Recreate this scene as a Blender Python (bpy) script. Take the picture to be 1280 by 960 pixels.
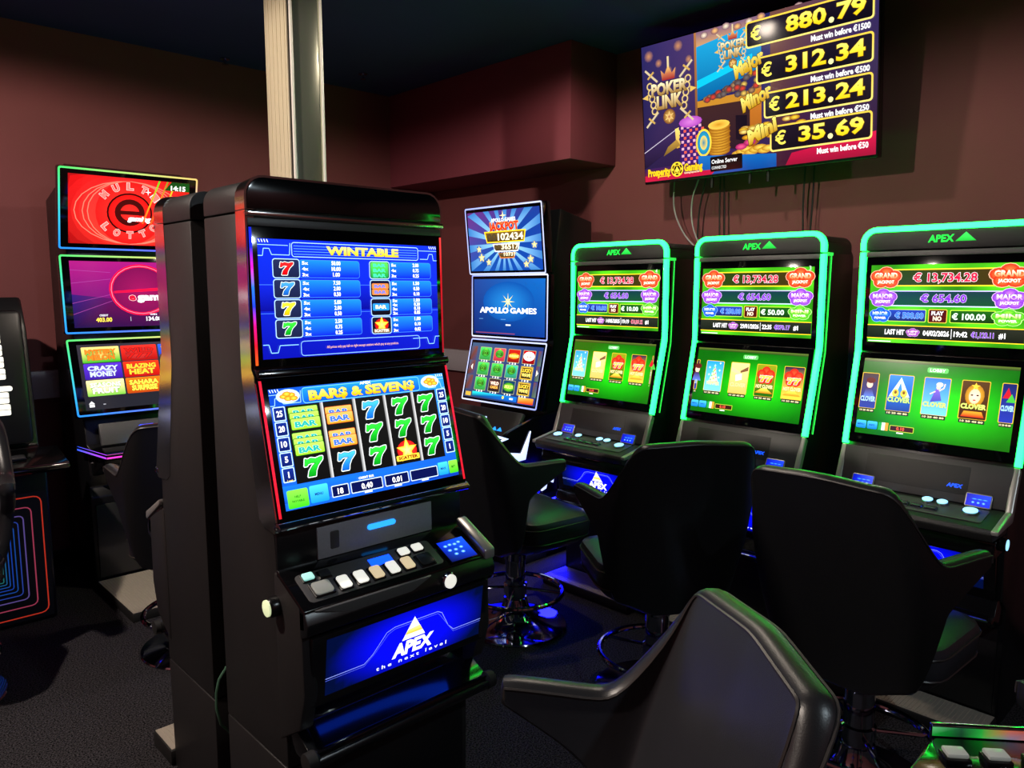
import bpy, bmesh, math, random
from mathutils import Vector, Matrix
random.seed(7)
PI = math.pi
scene = bpy.context.scene
COL = scene.collection
for o in list(bpy.data.objects):
    bpy.data.objects.remove(o)

# ------------------------------------------------------------------ camera
YAW, PITCH, CAMH = math.radians(46.5), math.radians(7.1), 1.6
cd = bpy.data.cameras.new('camera')
cd.sensor_width = 36.0
cd.lens = 36.0 * 960.0 / 1280.0
cd.clip_start = 0.02
cam = bpy.data.objects.new('camera', cd)
COL.objects.link(cam)
cam.location = (0, 0, CAMH)
cam.rotation_euler = (PI / 2 - PITCH, 0, YAW - PI / 2)
scene.camera = cam

# ------------------------------------------------------------------ world, exposure, ceiling lamps
w = bpy.data.worlds.new('world')
scene.world = w
w.use_nodes = True
w.node_tree.nodes['Background'].inputs[0].default_value = (0.01, 0.01, 0.015, 1)
w.node_tree.nodes['Background'].inputs[1].default_value = 0.3
vs = scene.view_settings
vs.view_transform = 'Standard'
vs.look = 'None'
vs.exposure = 0.0
vs.gamma = 1.0
vs.use_curve_mapping = False

ROOM_X0, ROOM_X1, ROOM_Y0, ROOM_Y1, ROOM_Z = -2.4, 3.85, -2.2, 4.95, 3.02
# (x, y, watts, colour, spot angle, blend) of the ceiling downlights, with an added fill lamp last
LAMPS = [
    (2.50, 2.50, 48, (1.0, 0.84, 0.70), 170, 0.3),
    (-0.55, 2.55, 290, (1.0, 0.86, 0.74), 176, 0.12),
    (1.10, -1.20, 85, (0.78, 0.92, 1.0), 176, 0.12),  # added cool fill, stands in for the glow of unseen machines
]


# ------------------------------------------------------------------ helpers
def lin(c):
    r = []
    for k in c[:3]:
        k = k / 255.0
        r.append(k / 12.92 if k <= 0.04045 else ((k + 0.055) / 1.055) ** 2.4)
    return (r[0], r[1], r[2], 1.0)


MATS = {}


def mat(name, rgb, rough=0.5, metal=0.0, var=0.0, nscale=40.0, bump=0.0, bscale=400.0, emit=None, es=0.0,
        spec=0.5, coat=0.0, stretch=None, contrast=0.0):
    m = bpy.data.materials.new(name)
    m.use_nodes = True
    nt = m.node_tree
    b = nt.nodes['Principled BSDF']
    base = lin(rgb)
    b.inputs['Base Color'].default_value = base
    b.inputs['Roughness'].default_value = rough
    b.inputs['Metallic'].default_value = metal
    b.inputs['Specular IOR Level'].default_value = spec
    b.inputs['Coat Weight'].default_value = coat
    if coat:
        b.inputs['Coat Roughness'].default_value = 0.08
    tc = nt.nodes.new('ShaderNodeTexCoord')
    src = tc.outputs['Object']
    if stretch:
        mp = nt.nodes.new('ShaderNodeMapping')
        mp.inputs['Scale'].default_value = stretch
        nt.links.new(src, mp.inputs['Vector'])
        src = mp.outputs['Vector']
    if var:
        n = nt.nodes.new('ShaderNodeTexNoise')
        n.inputs['Scale'].default_value = nscale
        n.inputs['Detail'].default_value = 5
        nt.links.new(src, n.inputs['Vector'])
        mx = nt.nodes.new('ShaderNodeMix')
        mx.data_type = 'RGBA'
        mx.inputs[6].default_value = tuple(max(0, k * (1 - var)) for k in base[:3]) + (1,)
        mx.inputs[7].default_value = tuple(min(1, k * (1 + var)) for k in base[:3]) + (1,)
        fac = n.outputs['Fac']
        if contrast:
            mr = nt.nodes.new('ShaderNodeMapRange')
            mr.inputs['From Min'].default_value = 0.5 - contrast
            mr.inputs['From Max'].default_value = 0.5 + contrast
            nt.links.new(fac, mr.inputs['Value'])
            fac = mr.outputs['Result']
        nt.links.new(fac, mx.inputs[0])
        nt.links.new(mx.outputs[2], b.inputs['Base Color'])
    if bump:
        n2 = nt.nodes.new('ShaderNodeTexNoise')
        n2.inputs['Scale'].default_value = bscale
        n2.inputs['Detail'].default_value = 3
        nt.links.new(src, n2.inputs['Vector'])
        bp = nt.nodes.new('ShaderNodeBump')
        bp.inputs['Strength'].default_value = bump
        bp.inputs['Distance'].default_value = 0.004
        nt.links.new(n2.outputs['Fac'], bp.inputs['Height'])
        nt.links.new(bp.outputs['Normal'], b.inputs['Normal'])
    if emit:
        b.inputs['Emission Color'].default_value = lin(emit)
        b.inputs['Emission Strength'].default_value = es
    MATS[name] = m
    return m


def attr_mat(name, strength, rough=0.15, spec=0.5, base=(4, 4, 5)):
    m = bpy.data.materials.new(name)
    m.use_nodes = True
    nt = m.node_tree
    b = nt.nodes['Principled BSDF']
    b.inputs['Base Color'].default_value = lin(base)
    b.inputs['Roughness'].default_value = rough
    b.inputs['Specular IOR Level'].default_value = spec
    a = nt.nodes.new('ShaderNodeAttribute')
    a.attribute_name = 'Col'
    nt.links.new(a.outputs['Color'], b.inputs['Emission Color'])
    b.inputs['Emission Strength'].default_value = strength
    MATS[name] = m
    return m


mat('wall', (118, 60, 60), 0.75, var=0.12, nscale=3, bump=0.15, bscale=120)
mat('bulkhead', (124, 52, 64), 0.7, var=0.1, nscale=3, bump=0.12, bscale=120)
mat('ceiling', (46, 58, 108), 0.85, var=0.15, nscale=2, bump=0.1, bscale=90)
mat('carpet', (49, 47, 50), 0.95, var=1.0, nscale=170, bump=1.0, bscale=260, spec=0.1, contrast=0.13)
mat('trunking', (196, 190, 196), 0.4, var=0.04)
mat('black_paint', (34, 33, 34), 0.42, var=0.15, nscale=8, bump=0.25, bscale=900)
mat('black_gloss', (10, 10, 12), 0.12, var=0.1, coat=0.3)
mat('black_satin', (17, 17, 20), 0.3, var=0.15, nscale=12)
mat('bezel_glass', (4, 4, 6), 0.07, var=0.05)
mat('dark_panel', (56, 54, 56), 0.45, var=0.12, nscale=30)
mat('grey_panel', (84, 83, 84), 0.38, metal=0.1, var=0.12, nscale=160, bump=0.2, bscale=900)
mat('acceptor_grey', (140, 140, 148), 0.4, metal=0.1, var=0.12, nscale=160, bump=0.2, bscale=900)
mat('chrome', (168, 172, 188), 0.07, metal=1.0, var=0.03)
mat('chrome_brushed', (205, 200, 195), 0.14, metal=1.0, var=0.06, nscale=30, stretch=(1, 1, 14))
mat('silver_rail', (175, 172, 170), 0.32, metal=0.6, var=0.06)
mat('alu_plate', (190, 180, 165), 0.45, metal=0.25, var=0.08, nscale=60)
mat('leather', (14, 15, 17), 0.45, var=0.15, nscale=25, bump=0.25, bscale=500)
mat('leather_seat', (44, 45, 50), 0.34, var=0.12, nscale=25, bump=0.1, bscale=600)
mat('leather_band', (28, 28, 31), 0.34, var=0.12, nscale=25, bump=0.08, bscale=500)
mat('piping', (46, 42, 42), 0.4, var=0.1)
mat('rubber', (16, 16, 17), 0.7, var=0.2)
mat('post_face', (206, 194, 164), 0.45, var=0.05, nscale=20, stretch=(40, 40, 0.6))
mat('post_mirror', (196, 198, 178), 0.16, metal=0.85, var=0.05)
mat('post_edge', (235, 232, 222), 0.35, var=0.03)
mat('tv_body', (8, 8, 9), 0.25, var=0.1)
mat('cable_white', (165, 160, 158), 0.5, var=0.05)
mat('cable_black', (20, 18, 18), 0.5, var=0.1)
mat('cable_green', (70, 110, 90), 0.5, var=0.05)
mat('btn_white', (235, 235, 225), 0.3, var=0.03, emit=(255, 252, 240), es=0.75)
mat('btn_warm', (235, 220, 190), 0.3, var=0.05, emit=(255, 225, 175), es=0.6)
mat('btn_teal', (190, 235, 230), 0.3, var=0.05, emit=(160, 245, 235), es=0.6)
mat('btn_off', (46, 46, 50), 0.22, var=0.08)
mat('btn_steel', (130, 130, 136), 0.2, metal=0.8, var=0.06)
mat('btn_grey', (150, 150, 145), 0.3, var=0.06, emit=(220, 225, 215), es=0.12)
mat('btn_cream', (225, 235, 195), 0.3, var=0.03, emit=(232, 244, 190), es=0.6)
mat('btn_blue', (190, 225, 255), 0.3, var=0.03, emit=(150, 215, 255), es=1.3)
mat('ring_black', (12, 12, 14), 0.25, var=0.1)
mat('led_green', (60, 255, 140), 0.4, var=0.02, emit=(18, 255, 66), es=12.0)
mat('led_green_thin', (40, 200, 80), 0.4, var=0.02, emit=(60, 230, 90), es=0.8)
mat('led_red', (255, 30, 60), 0.4, var=0.02, emit=(235, 25, 60), es=1.0)
mat('led_white', (225, 230, 255), 0.4, var=0.02, emit=(208, 214, 255), es=1.8)
mat('led_wing', (215, 225, 255), 0.4, var=0.02, emit=(190, 205, 255), es=1.6)
mat('led_blue', (20, 70, 255), 0.3, var=0.02, emit=(12, 70, 255), es=2.5)
mat('led_underglow', (10, 30, 255), 0.3, var=0.02, emit=(10, 16, 255), es=70)
mat('led_cyan', (40, 160, 255), 0.3, var=0.02, emit=(40, 150, 255), es=1.6)
mat('lamp_glow', (255, 240, 220), 0.4, var=0.02, emit=(255, 236, 210), es=6)
attr_mat('screen', 1.8)
attr_mat('screen_tv', 1.35, 0.1)
attr_mat('belly', 1.5, 0.2)
attr_mat('led_attr', 1.5, 0.4)
attr_mat('belly_bright', 6.0, 0.2)
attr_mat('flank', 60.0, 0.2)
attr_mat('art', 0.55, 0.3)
attr_mat('print', 0.0, 0.4)


def add(name, me, m=None, parent=None, label=None, cat=None, group=None, kind=None, loc=None, rotz=None):
    o = bpy.data.objects.new(name, me)
    COL.objects.link(o)
    if m is not None and me is not None:
        me.materials.append(MATS[m])
    if parent is not None:
        o.parent = parent
    if label:
        o['label'] = label
    if cat:
        o['category'] = cat
    if group:
        o['group'] = group
    if kind:
        o['kind'] = kind
    if loc is not None:
        o.location = loc
    if rotz is not None:
        o.rotation_euler = (0, 0, rotz)
    return o


def thing(name, label, cat, loc=(0, 0, 0), rotz=0.0, group=None):
    return add(name, None, None, None, label, cat, group, None, loc, rotz)


def copy_tree(o, parent=None):
    c = o.copy()
    COL.objects.link(c)
    c.parent = parent
    for ch in list(o.children):
        copy_tree(ch, c)
    return c


class MB:
    def __init__(s):
        s.v = []
        s.f = []

    def poly(s, pts):
        i = len(s.v)
        s.v += [tuple(p) for p in pts]
        s.f.append(list(range(i, i + len(pts))))

    def box(s, x0, x1, y0, y1, z0, z1):
        s.prism([(x0, y0), (x1, y0), (x1, y1), (x0, y1)], 'z', z0, z1)
        return s

    def prism(s, pts, axis, a, b):
        n = len(pts)
        i = len(s.v)

        def P(p, t):
            if axis == 'x':
                return (t, p[0], p[1])
            if axis == 'y':
                return (p[0], t, p[1])
            return (p[0], p[1], t)
        s.v += [P(p, a) for p in pts] + [P(p, b) for p in pts]
        s.f.append([i + k for k in range(n)][::-1])
        s.f.append([i + n + k for k in range(n)])
        for k in range(n):
            q = (k + 1) % n
            s.f.append([i + k, i + q, i + n + q, i + n + k])
        return s

    def loft(s, rings, closed=True, cap=True):
        n = len(rings[0])
        i = len(s.v)
        for r in rings:
            s.v += [tuple(p) for p in r]
        for j in range(len(rings) - 1):
            for k in range(n if closed else n - 1):
                q = (k + 1) % n
                s.f.append([i + j * n + k, i + j * n + q, i + (j + 1) * n + q, i + (j + 1) * n + k])
        if cap:
            s.f.append([i + k for k in range(n)][::-1])
            s.f.append([i + (len(rings) - 1) * n + k for k in range(n)])
        return s

    def tube(s, path, r, n=8, closed=False, flat=None):
        P = [Vector(p) for p in path]
        m = len(P)
        rings = []
        up = None
        for k in range(m):
            if closed:
                t = P[(k + 1) % m] - P[k - 1]
            else:
                t = P[min(k + 1, m - 1)] - P[max(k - 1, 0)]
            t.normalize()
            if up is None:
                up = Vector((0, 0, 1)) if abs(t.z) < 0.9 else Vector((0, 1, 0))
            a = t.cross(up)
            if a.length < 1e-5:
                a = t.cross(Vector((1, 0, 0)))
            a.normalize()
            b = a.cross(t)
            up = b
            rr = r[k] if isinstance(r, (list, tuple)) else r
            rings.append([P[k] + (a * math.cos(2 * PI * j / n) + b * math.sin(2 * PI * j / n)) * rr for j in range(n)])
        if closed:
            rings.append(rings[0])
        s.loft(rings, True, not closed)
        return s

    def lathe(s, prof, n=32, c=(0, 0), axis='z'):
        rings = []
        for r, z in prof:
            ring = []
            for j in range(n):
                a = 2 * PI * j / n
                if axis == 'z':
                    ring.append((c[0] + r * math.cos(a), c[1] + r * math.sin(a), z))
                elif axis == 'y':
                    ring.append((c[0] + r * math.cos(a), z, c[1] + r * math.sin(a)))
                else:
                    ring.append((z, c[0] + r * math.cos(a), c[1] + r * math.sin(a)))
            rings.append(ring)
        s.loft(rings)
        return s

    def mesh(s, name, bevel=0.0, seg=2, ang=0.6, M=None):
        me = bpy.data.meshes.new(name)
        bm = bmesh.new()
        vs_ = [bm.verts.new(p) for p in s.v]
        for f in s.f:
            try:
                bm.faces.new([vs_[k] for k in f])
            except ValueError:
                pass
        bmesh.ops.remove_doubles(bm, verts=bm.verts, dist=1e-6)
        bmesh.ops.recalc_face_normals(bm, faces=bm.faces)
        if bevel:
            ed = [e for e in bm.edges if len(e.link_faces) == 2 and e.calc_face_angle(0) > 0.5]
            bmesh.ops.bevel(bm, geom=ed, offset=bevel, segments=seg, profile=0.5, affect='EDGES', clamp_overlap=True)
        if M is not None:
            bm.transform(M)
        bm.to_mesh(me)
        bm.free()
        for p in me.polygons:
            p.use_smooth = True
        me.set_sharp_from_angle(angle=ang)
        return me

    def build(s, name, m, parent=None, bevel=0.0, seg=2, ang=0.6, M=None, **kw):
        return add(name, s.mesh(name, bevel, seg, ang, M), m, parent, **kw)


def rrpts(x0, y0, x1, y1, r, n=5, corners=(1, 1, 1, 1)):
    """rounded rectangle, counter-clockwise from bottom-left; corners: bl, br, tr, tl"""
    out = []
    cs = [((x0, y0), (x0 + r, y0 + r), PI), ((x1, y0), (x1 - r, y0 + r), 1.5 * PI),
          ((x1, y1), (x1 - r, y1 - r), 0), ((x0, y1), (x0 + r, y1 - r), 0.5 * PI)]
    for on, (c, q, a0) in zip(corners, cs):
        if on and r > 0:
            for k in range(n + 1):
                a = a0 + 0.5 * PI * k / n
                out.append((q[0] + r * math.cos(a), q[1] + r * math.sin(a)))
        else:
            out.append(c)
    return out


# ------------------------------------------------------------------ lettering and flat print
GL = {}


def glyphs(txt, off=0.0, shear=0.0):
    k = (txt, off, shear)
    if k in GL:
        return GL[k]
    cu = bpy.data.curves.new('t', 'FONT')
    cu.body = txt
    cu.size = 1.0
    cu.offset = off
    cu.shear = shear
    cu.resolution_u = 2
    ob = bpy.data.objects.new('t', cu)
    COL.objects.link(ob)
    dg = bpy.context.evaluated_depsgraph_get()
    me = bpy.data.meshes.new_from_object(ob.evaluated_get(dg))
    v = [(q.co.x, q.co.y) for q in me.vertices]
    f = [list(p.vertices) for p in me.polygons]
    bpy.data.objects.remove(ob)
    bpy.data.curves.remove(cu)
    bpy.data.meshes.remove(me)
    GL[k] = (v, f)
    return GL[k]


CAP = None


def cap_h():
    global CAP
    if CAP is None:
        v, f = glyphs('H')
        CAP = max(p[1] for p in v)
    return CAP


def mixc(a, b, t):
    return tuple(a[k] * (1 - t) + b[k] * t for k in range(3))


class Cv:
    """flat print: coloured polygons in sheet units, stacked in hair-thin layers"""
    EPS = 3e-5

    def __init__(s, W, H):
        s.W, s.H = W, H
        s.v, s.f, s.c = [], [], []
        s.l = 0

    def raw(s, pts, faces, cols):
        i = len(s.v)
        z = s.l * s.EPS
        s.v += [(p[0], p[1], z) for p in pts]
        for f in faces:
            s.f.append([i + k for k in f])
        s.c += cols
        s.l += 1

    def poly(s, pts, col, col2=None):
        if col2 is None:
            cols = [col] * len(pts)
        else:
            lo = min(p[1] for p in pts)
            hi = max(p[1] for p in pts)
            cols = [mixc(col, col2, (p[1] - lo) / max(1e-6, hi - lo)) for p in pts]
        s.raw(pts, [list(range(len(pts)))], cols)

    def rect(s, x0, y0, x1, y1, col, col2=None):
        s.poly([(x0, y0), (x1, y0), (x1, y1), (x0, y1)], col, col2)

    def rect4(s, x0, y0, x1, y1, cols):
        s.raw([(x0, y0), (x1, y0), (x1, y1), (x0, y1)], [[0, 1, 2, 3]], list(cols))

    def rr(s, x0, y0, x1, y1, r, col, col2=None):
        s.poly(rrpts(x0, y0, x1, y1, r, 3), col, col2)

    def frame(s, x0, y0, x1, y1, r, t, col):
        a = rrpts(x0, y0, x1, y1, r, 3)
        b = rrpts(x0 + t, y0 + t, x1 - t, y1 - t, max(r - t, 0.001), 3)
        n = len(a)
        s.raw(a + b, [[k, (k + 1) % n, n + (k + 1) % n, n + k] for k in range(n)], [col] * (2 * n))

    def ell(s, cx, cy, rx, ry, col, ccol=None, n=18, rot=0):
        pts = [(cx, cy)]
        for k in range(n):
            a = 2 * PI * k / n
            x, y = rx * math.cos(a), ry * math.sin(a)
            pts.append((cx + x * math.cos(rot) - y * math.sin(rot), cy + x * math.sin(rot) + y * math.cos(rot)))
        s.raw(pts, [[0, 1 + k, 1 + (k + 1) % n] for k in range(n)], [ccol or col] + [col] * n)

    def ring(s, cx, cy, rx, ry, t, col, n=24):
        a = [(cx + rx * math.cos(2 * PI * k / n), cy + ry * math.sin(2 * PI * k / n)) for k in range(n)]
        b = [(cx + (rx - t) * math.cos(2 * PI * k / n), cy + (ry - t) * math.sin(2 * PI * k / n)) for k in range(n)]
        s.raw(a + b, [[k, (k + 1) % n, n + (k + 1) % n, n + k] for k in range(n)], [col] * (2 * n))

    def line(s, pts, wd, col):
        for (x0, y0), (x1, y1) in zip(pts[:-1], pts[1:]):
            d = math.hypot(x1 - x0, y1 - y0) or 1
            nx, ny = -(y1 - y0) / d * wd / 2, (x1 - x0) / d * wd / 2
            s.raw([(x0 + nx, y0 + ny), (x0 - nx, y0 - ny), (x1 - nx, y1 - ny), (x1 + nx, y1 + ny)], [[0, 1, 2, 3]], [col] * 4)
            s.l -= 1
        s.l += 1

    def star(s, cx, cy, r1, r2, n, col, ccol=None, rot=PI / 2):
        pts = [(cx, cy)]
        for k in range(2 * n):
            r = r1 if k % 2 == 0 else r2
            pts.append((cx + r * math.cos(rot + PI * k / n), cy + r * math.sin(rot + PI * k / n)))
        m = 2 * n
        s.raw(pts, [[0, 1 + k, 1 + (k + 1) % m] for k in range(m)], [ccol or col] + [col] * m)

    def text(s, txt, x, y, h, col, w=None, al='c', col2=None, bold=0.012, ol=None, oo=0.03, shear=0.0, rot=0.0):
        """x,y: baseline anchor; h: capital height; w: fit to this width; ol: outline colour, oo: its extra offset"""
        if any(ch.isdigit() for ch in txt):
            bold, oo = min(bold, .032), min(oo, .024)
        bold = min(bold, .05)
        def put(off, cl, cl2):
            v, f = glyphs(txt, round(off, 4), shear)
            v0, _ = glyphs(txt, round(bold, 4), shear)
            if not v0:
                return
            xs = [p[0] for p in v0]
            a, b = min(xs), max(xs)
            sy = h / cap_h()
            sx = sy if w is None else w / (b - a)
            wd = (b - a) * sx
            ox = {'c': -wd / 2, 'l': 0, 'r': -wd}[al]
            pts, cols = [], []
            for p in v:
                px, py = (p[0] - a) * sx + ox, p[1] * sy
                t = min(1, max(0, p[1] / cap_h()))
                pts.append((x + px * math.cos(rot) - py * math.sin(rot), y + px * math.sin(rot) + py * math.cos(rot)))
                cols.append(cl if cl2 is None else mixc(cl, cl2, t))
            s.raw(pts, f, cols)
        if ol:
            put(bold + oo, ol, None)
        put(bold, col, col2)

    def build(s, name, m, parent, org, xd, yd, rw, rh, label=None, **kw):
        """org: lower-left corner; xd, yd: unit directions; rw, rh: real size"""
        org, xd, yd = Vector(org), Vector(xd).normalized(), Vector(yd).normalized()
        nn = xd.cross(yd)
        me = bpy.data.meshes.new(name)
        sx, sy = rw / s.W, rh / s.H
        me.from_pydata([tuple(org + xd * (p[0] * sx) + yd * (p[1] * sy) + nn * (p[2] + 0.0004)) for p in s.v], [], s.f)
        ca = me.color_attributes.new('Col', 'FLOAT_COLOR', 'POINT')
        flat = []
        for c in s.c:
            flat += lin(c)
        ca.data.foreach_set('color', flat)
        me.validate()
        return add(name, me, m, parent, label, **kw)


def led_path(name, m, parent, path, wd, dp, label=None):
    """flat LED tube: rectangular section swept along a path in the x-z front plane; path points (x, y, z)"""
    P = [Vector(p) for p in path]
    rings = []
    for k in range(len(P)):
        t = (P[min(k + 1, len(P) - 1)] - P[max(k - 1, 0)]).normalized()
        side = t.cross(Vector((0, 1, 0))).normalized()
        dpt = side.cross(t).normalized()
        if dpt.y < 0:
            dpt = -dpt
        hw = wd / 2
        rings.append([P[k] - side * hw, P[k] + side * hw, P[k] + side * hw + dpt * dp, P[k] - side * hw + dpt * dp])
    b = MB().loft(rings)
    return b.build(name, m, parent, 0.002, 1, label=label)

WHITE, BLACK = (255, 255, 255), (2, 2, 4)
GOLD, GOLD2 = (255, 214, 40), (255, 246, 150)


def seven(c, x, y, h, lo, hi):
    sh = [(0, .60), (.03, 1.0), (.16, .93), (.34, 1.0), (.62, .93), (.86, 1.0), (1.0, 1.0), (1.0, .86), (.74, .55), (.63, .28), (.60, 0), (.20, 0), (.26, .30), (.44, .56), (.62, .70), (.36, .74), (.20, .70), (.13, .60)]
    P = [(x + (q[0] - .5) * h * 1.12 + (q[1] - .5) * h * .12, y + q[1] * h) for q in sh]
    c.line(P + [P[0]], h * .15, (225, 240, 235))
    for p in P:
        c.ell(p[0], p[1], h * .075, h * .075, (225, 240, 235), n=6)
        c.l -= 1
    c.l += 1
    c.line(P + [P[0]], h * .05, mixc(lo, BLACK, .6))
    c.poly(P, lo, hi)


def circuit(c, W, H, col=(150, 205, 255)):
    c.line([(0, H - 5), (27, H - 5)], 0.5, col)
    c.line([(0, H - 14), (4, H - 14), (5, H - 8), (10, H - 8), (12, H - 13), (28, H - 13), (29, H - 3)], 0.6, col)
    c.line([(W, H - 5), (W - 22, H - 5)], 0.5, col)
    c.line([(W, H - 14), (W - 4, H - 14), (W - 5, H - 8), (W - 9, H - 8), (W - 11, H - 13), (W - 20, H - 13)], 0.6, col)
    for k in range(4):
        c.line([(1 + 2.4 * k, H - 0.5), (2 + 2.4 * k, H - 3)], 0.8, (220, 235, 255))
        c.line([(W - 9 + 2.4 * k, H - 0.5), (W - 8 + 2.4 * k, H - 3)], 0.8, (220, 235, 255))


def scr_wintable():
    W, H = 184, 100
    c = Cv(W, H)
    c.rect4(0, 0, W, H, [(4, 12, 150), (8, 20, 170), (14, 44, 215), (10, 40, 205)])
    c.rect(0, 40, W, 62, (4, 8, 130), (10, 30, 190))
    c.line([(0, 62), (W, 62)], 0.5, (60, 110, 240))
    c.line([(0, 38), (W, 38)], 0.5, (60, 110, 240))
    circuit(c, W, H)
    c.frame(30, 85.5, 162, 98, 2.5, 0.6, (170, 215, 255))
    for k in range(4):
        c.line([(32, 88 + 2.3 * k), (160, 88 + 2.3 * k)], 0.5, (90, 150, 250))
    c.text('WINTABLE', 101, 88.5, 6.6, (255, 190, 20), w=76, col2=(255, 246, 140), bold=0.05, ol=(60, 40, 0), oo=0.02)
    vals = [['50.00', '10.00', '1.00'], ['7.50', '2.00', '0.50'], ['5.00', '2.00', '0.50'], ['2.50', '0.75', '0.25']]
    sev = [((190, 0, 10), (250, 40, 40)), ((10, 80, 170), (70, 160, 240)), ((250, 170, 0), (255, 235, 60)), ((0, 140, 20), (60, 230, 60))]
    rows = [(67.5, 84), (50.5, 66.8), (33.6, 49.8), (16.8, 33)]
    for k, (a, b) in enumerate(rows):
        c.rr(36, a + 0.5, 96, b - 0.5, 2.5, (8, 30, 235), (24, 130, 250))
        c.frame(36, a + 0.5, 96, b - 0.5, 2.5, 0.4, (60, 130, 255))
        c.rr(12, a, 37, b, 2.5, (170, 210, 255))
        c.rr(12.7, a + 0.7, 36.3, b - 0.7, 2, (20, 28, 60), (30, 40, 80))
        seven(c, 24.5, a + 3, 10.4, *sev[k])
        for j, t in enumerate(vals[k]):
            y = b - 4.6 - 5 * j
            c.text('%dx' % (5 - j), 39, y, 2.6, WHITE, w=6, al='l', bold=0.03)
            c.text(t, 72, y, 3.3, WHITE, bold=0.03, w=9 if len(t) > 4 else 7)
    vr = [['2.00', '0.75', '0.25'], ['1.50', '0.50', '0.10'], ['1.00', '0.30', '0.10', '0.05'], ['1.00', '0.10', '0.02']]
    for k, (a, b) in enumerate(rows):
        c.rr(128, a + 0.5, 176, b - 0.5, 2.5, (8, 30, 235), (24, 130, 250))
        c.frame(128, a + 0.5, 176, b - 0.5, 2.5, 0.4, (60, 130, 255))
        c.rr(106, a, 128, b, 2.5, (170, 210, 255))
        c.rr(106.7, a + 0.7, 127.3, b - 0.7, 2, (8, 8, 20), (20, 20, 44))
        if k == 0:
            c.rr(107.5, a + 1, 126.5, b - 1, 2, (20, 140, 60), (90, 220, 80))
            for j in range(3):
                c.text('BAR', 117, a + 2 + 4.6 * j, 2.8, (70, 230, 170), w=14, bold=0.05)
        elif k == 1:
            for j in range(2):
                c.rr(108, a + 2.5 + 5.4 * j, 126, a + 7.6 + 5.4 * j, 1, (240, 130, 60))
                c.text('BAR', 117, a + 3.8 + 5.4 * j, 2.6, (90, 120, 220), w=13, bold=0.05)
        elif k == 2:
            c.rr(108, a + 5, 126, a + 11.5, 1, (40, 140, 235))
            c.text('BAR', 117, a + 6.8, 3, (250, 240, 190), w=12, bold=0.05, ol=(20, 30, 90))
        else:
            c.ell(117, a + 8.5, 7.5, 6, (190, 10, 10), (250, 50, 30))
            c.star(117, a + 8.5, 8, 3.4, 5, (250, 200, 20), (255, 245, 120))
            c.rr(108, a + 1.2, 126, a + 5, 1, (120, 90, 60))
            c.text('SCATTER', 117, a + 2, 2.2, (250, 240, 220), w=16, bold=0.04)
        n = len(vr[k])
        for j, t in enumerate(vr[k]):
            st = 5 if n == 3 else 3.9
            y = b - (4.6 if n == 3 else 3.6) - st * j
            c.text('%dx' % (5 - j), 130, y, 2.5, WHITE, w=5.6, al='l', bold=0.03)
            c.text(t, 158, y, 3.1, WHITE, bold=0.03, w=7)
    c.frame(34, 1, 160, 14, 3, 0.6, (130, 180, 255))
    c.text('All prices only pay left to right except scatters which pay at any position.', 97, 6.5, 2.2, (255, 190, 120), w=76, bold=0.0)
    for sx, x0 in ((1, 0), (-1, W)):
        c.line([(x0, 12), (x0 + sx * 5, 12), (x0 + sx * 7, 5), (x0 + sx * 13, 5), (x0 + sx * 15, 11), (x0 + sx * 32, 11)], 0.7, (130, 190, 255))
    return c


def bars(c, x, y, w, h, n, bg, edge, fg):
    st = h * (0.24 if n == 3 else 0.34)
    for j in range(n - 1, -1, -1):
        y0 = y + st * j
        hh = h * (0.5 if n == 3 else 0.62)
        c.rr(x - j * 0.4, y0, x + w - j * 0.4, y0 + hh, 1.3, edge)
        c.rr(x + 0.5 - j * 0.4, y0 + 0.5, x + w - 0.5 - j * 0.4, y0 + hh - 0.5, 1, bg, mixc(bg, WHITE, 0.25))
        c.text('BAR', x + w / 2, y0 + hh * 0.25, hh * 0.42, fg, w=w * 0.74, bold=0.05, ol=(240, 255, 250), oo=0.02)


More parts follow.
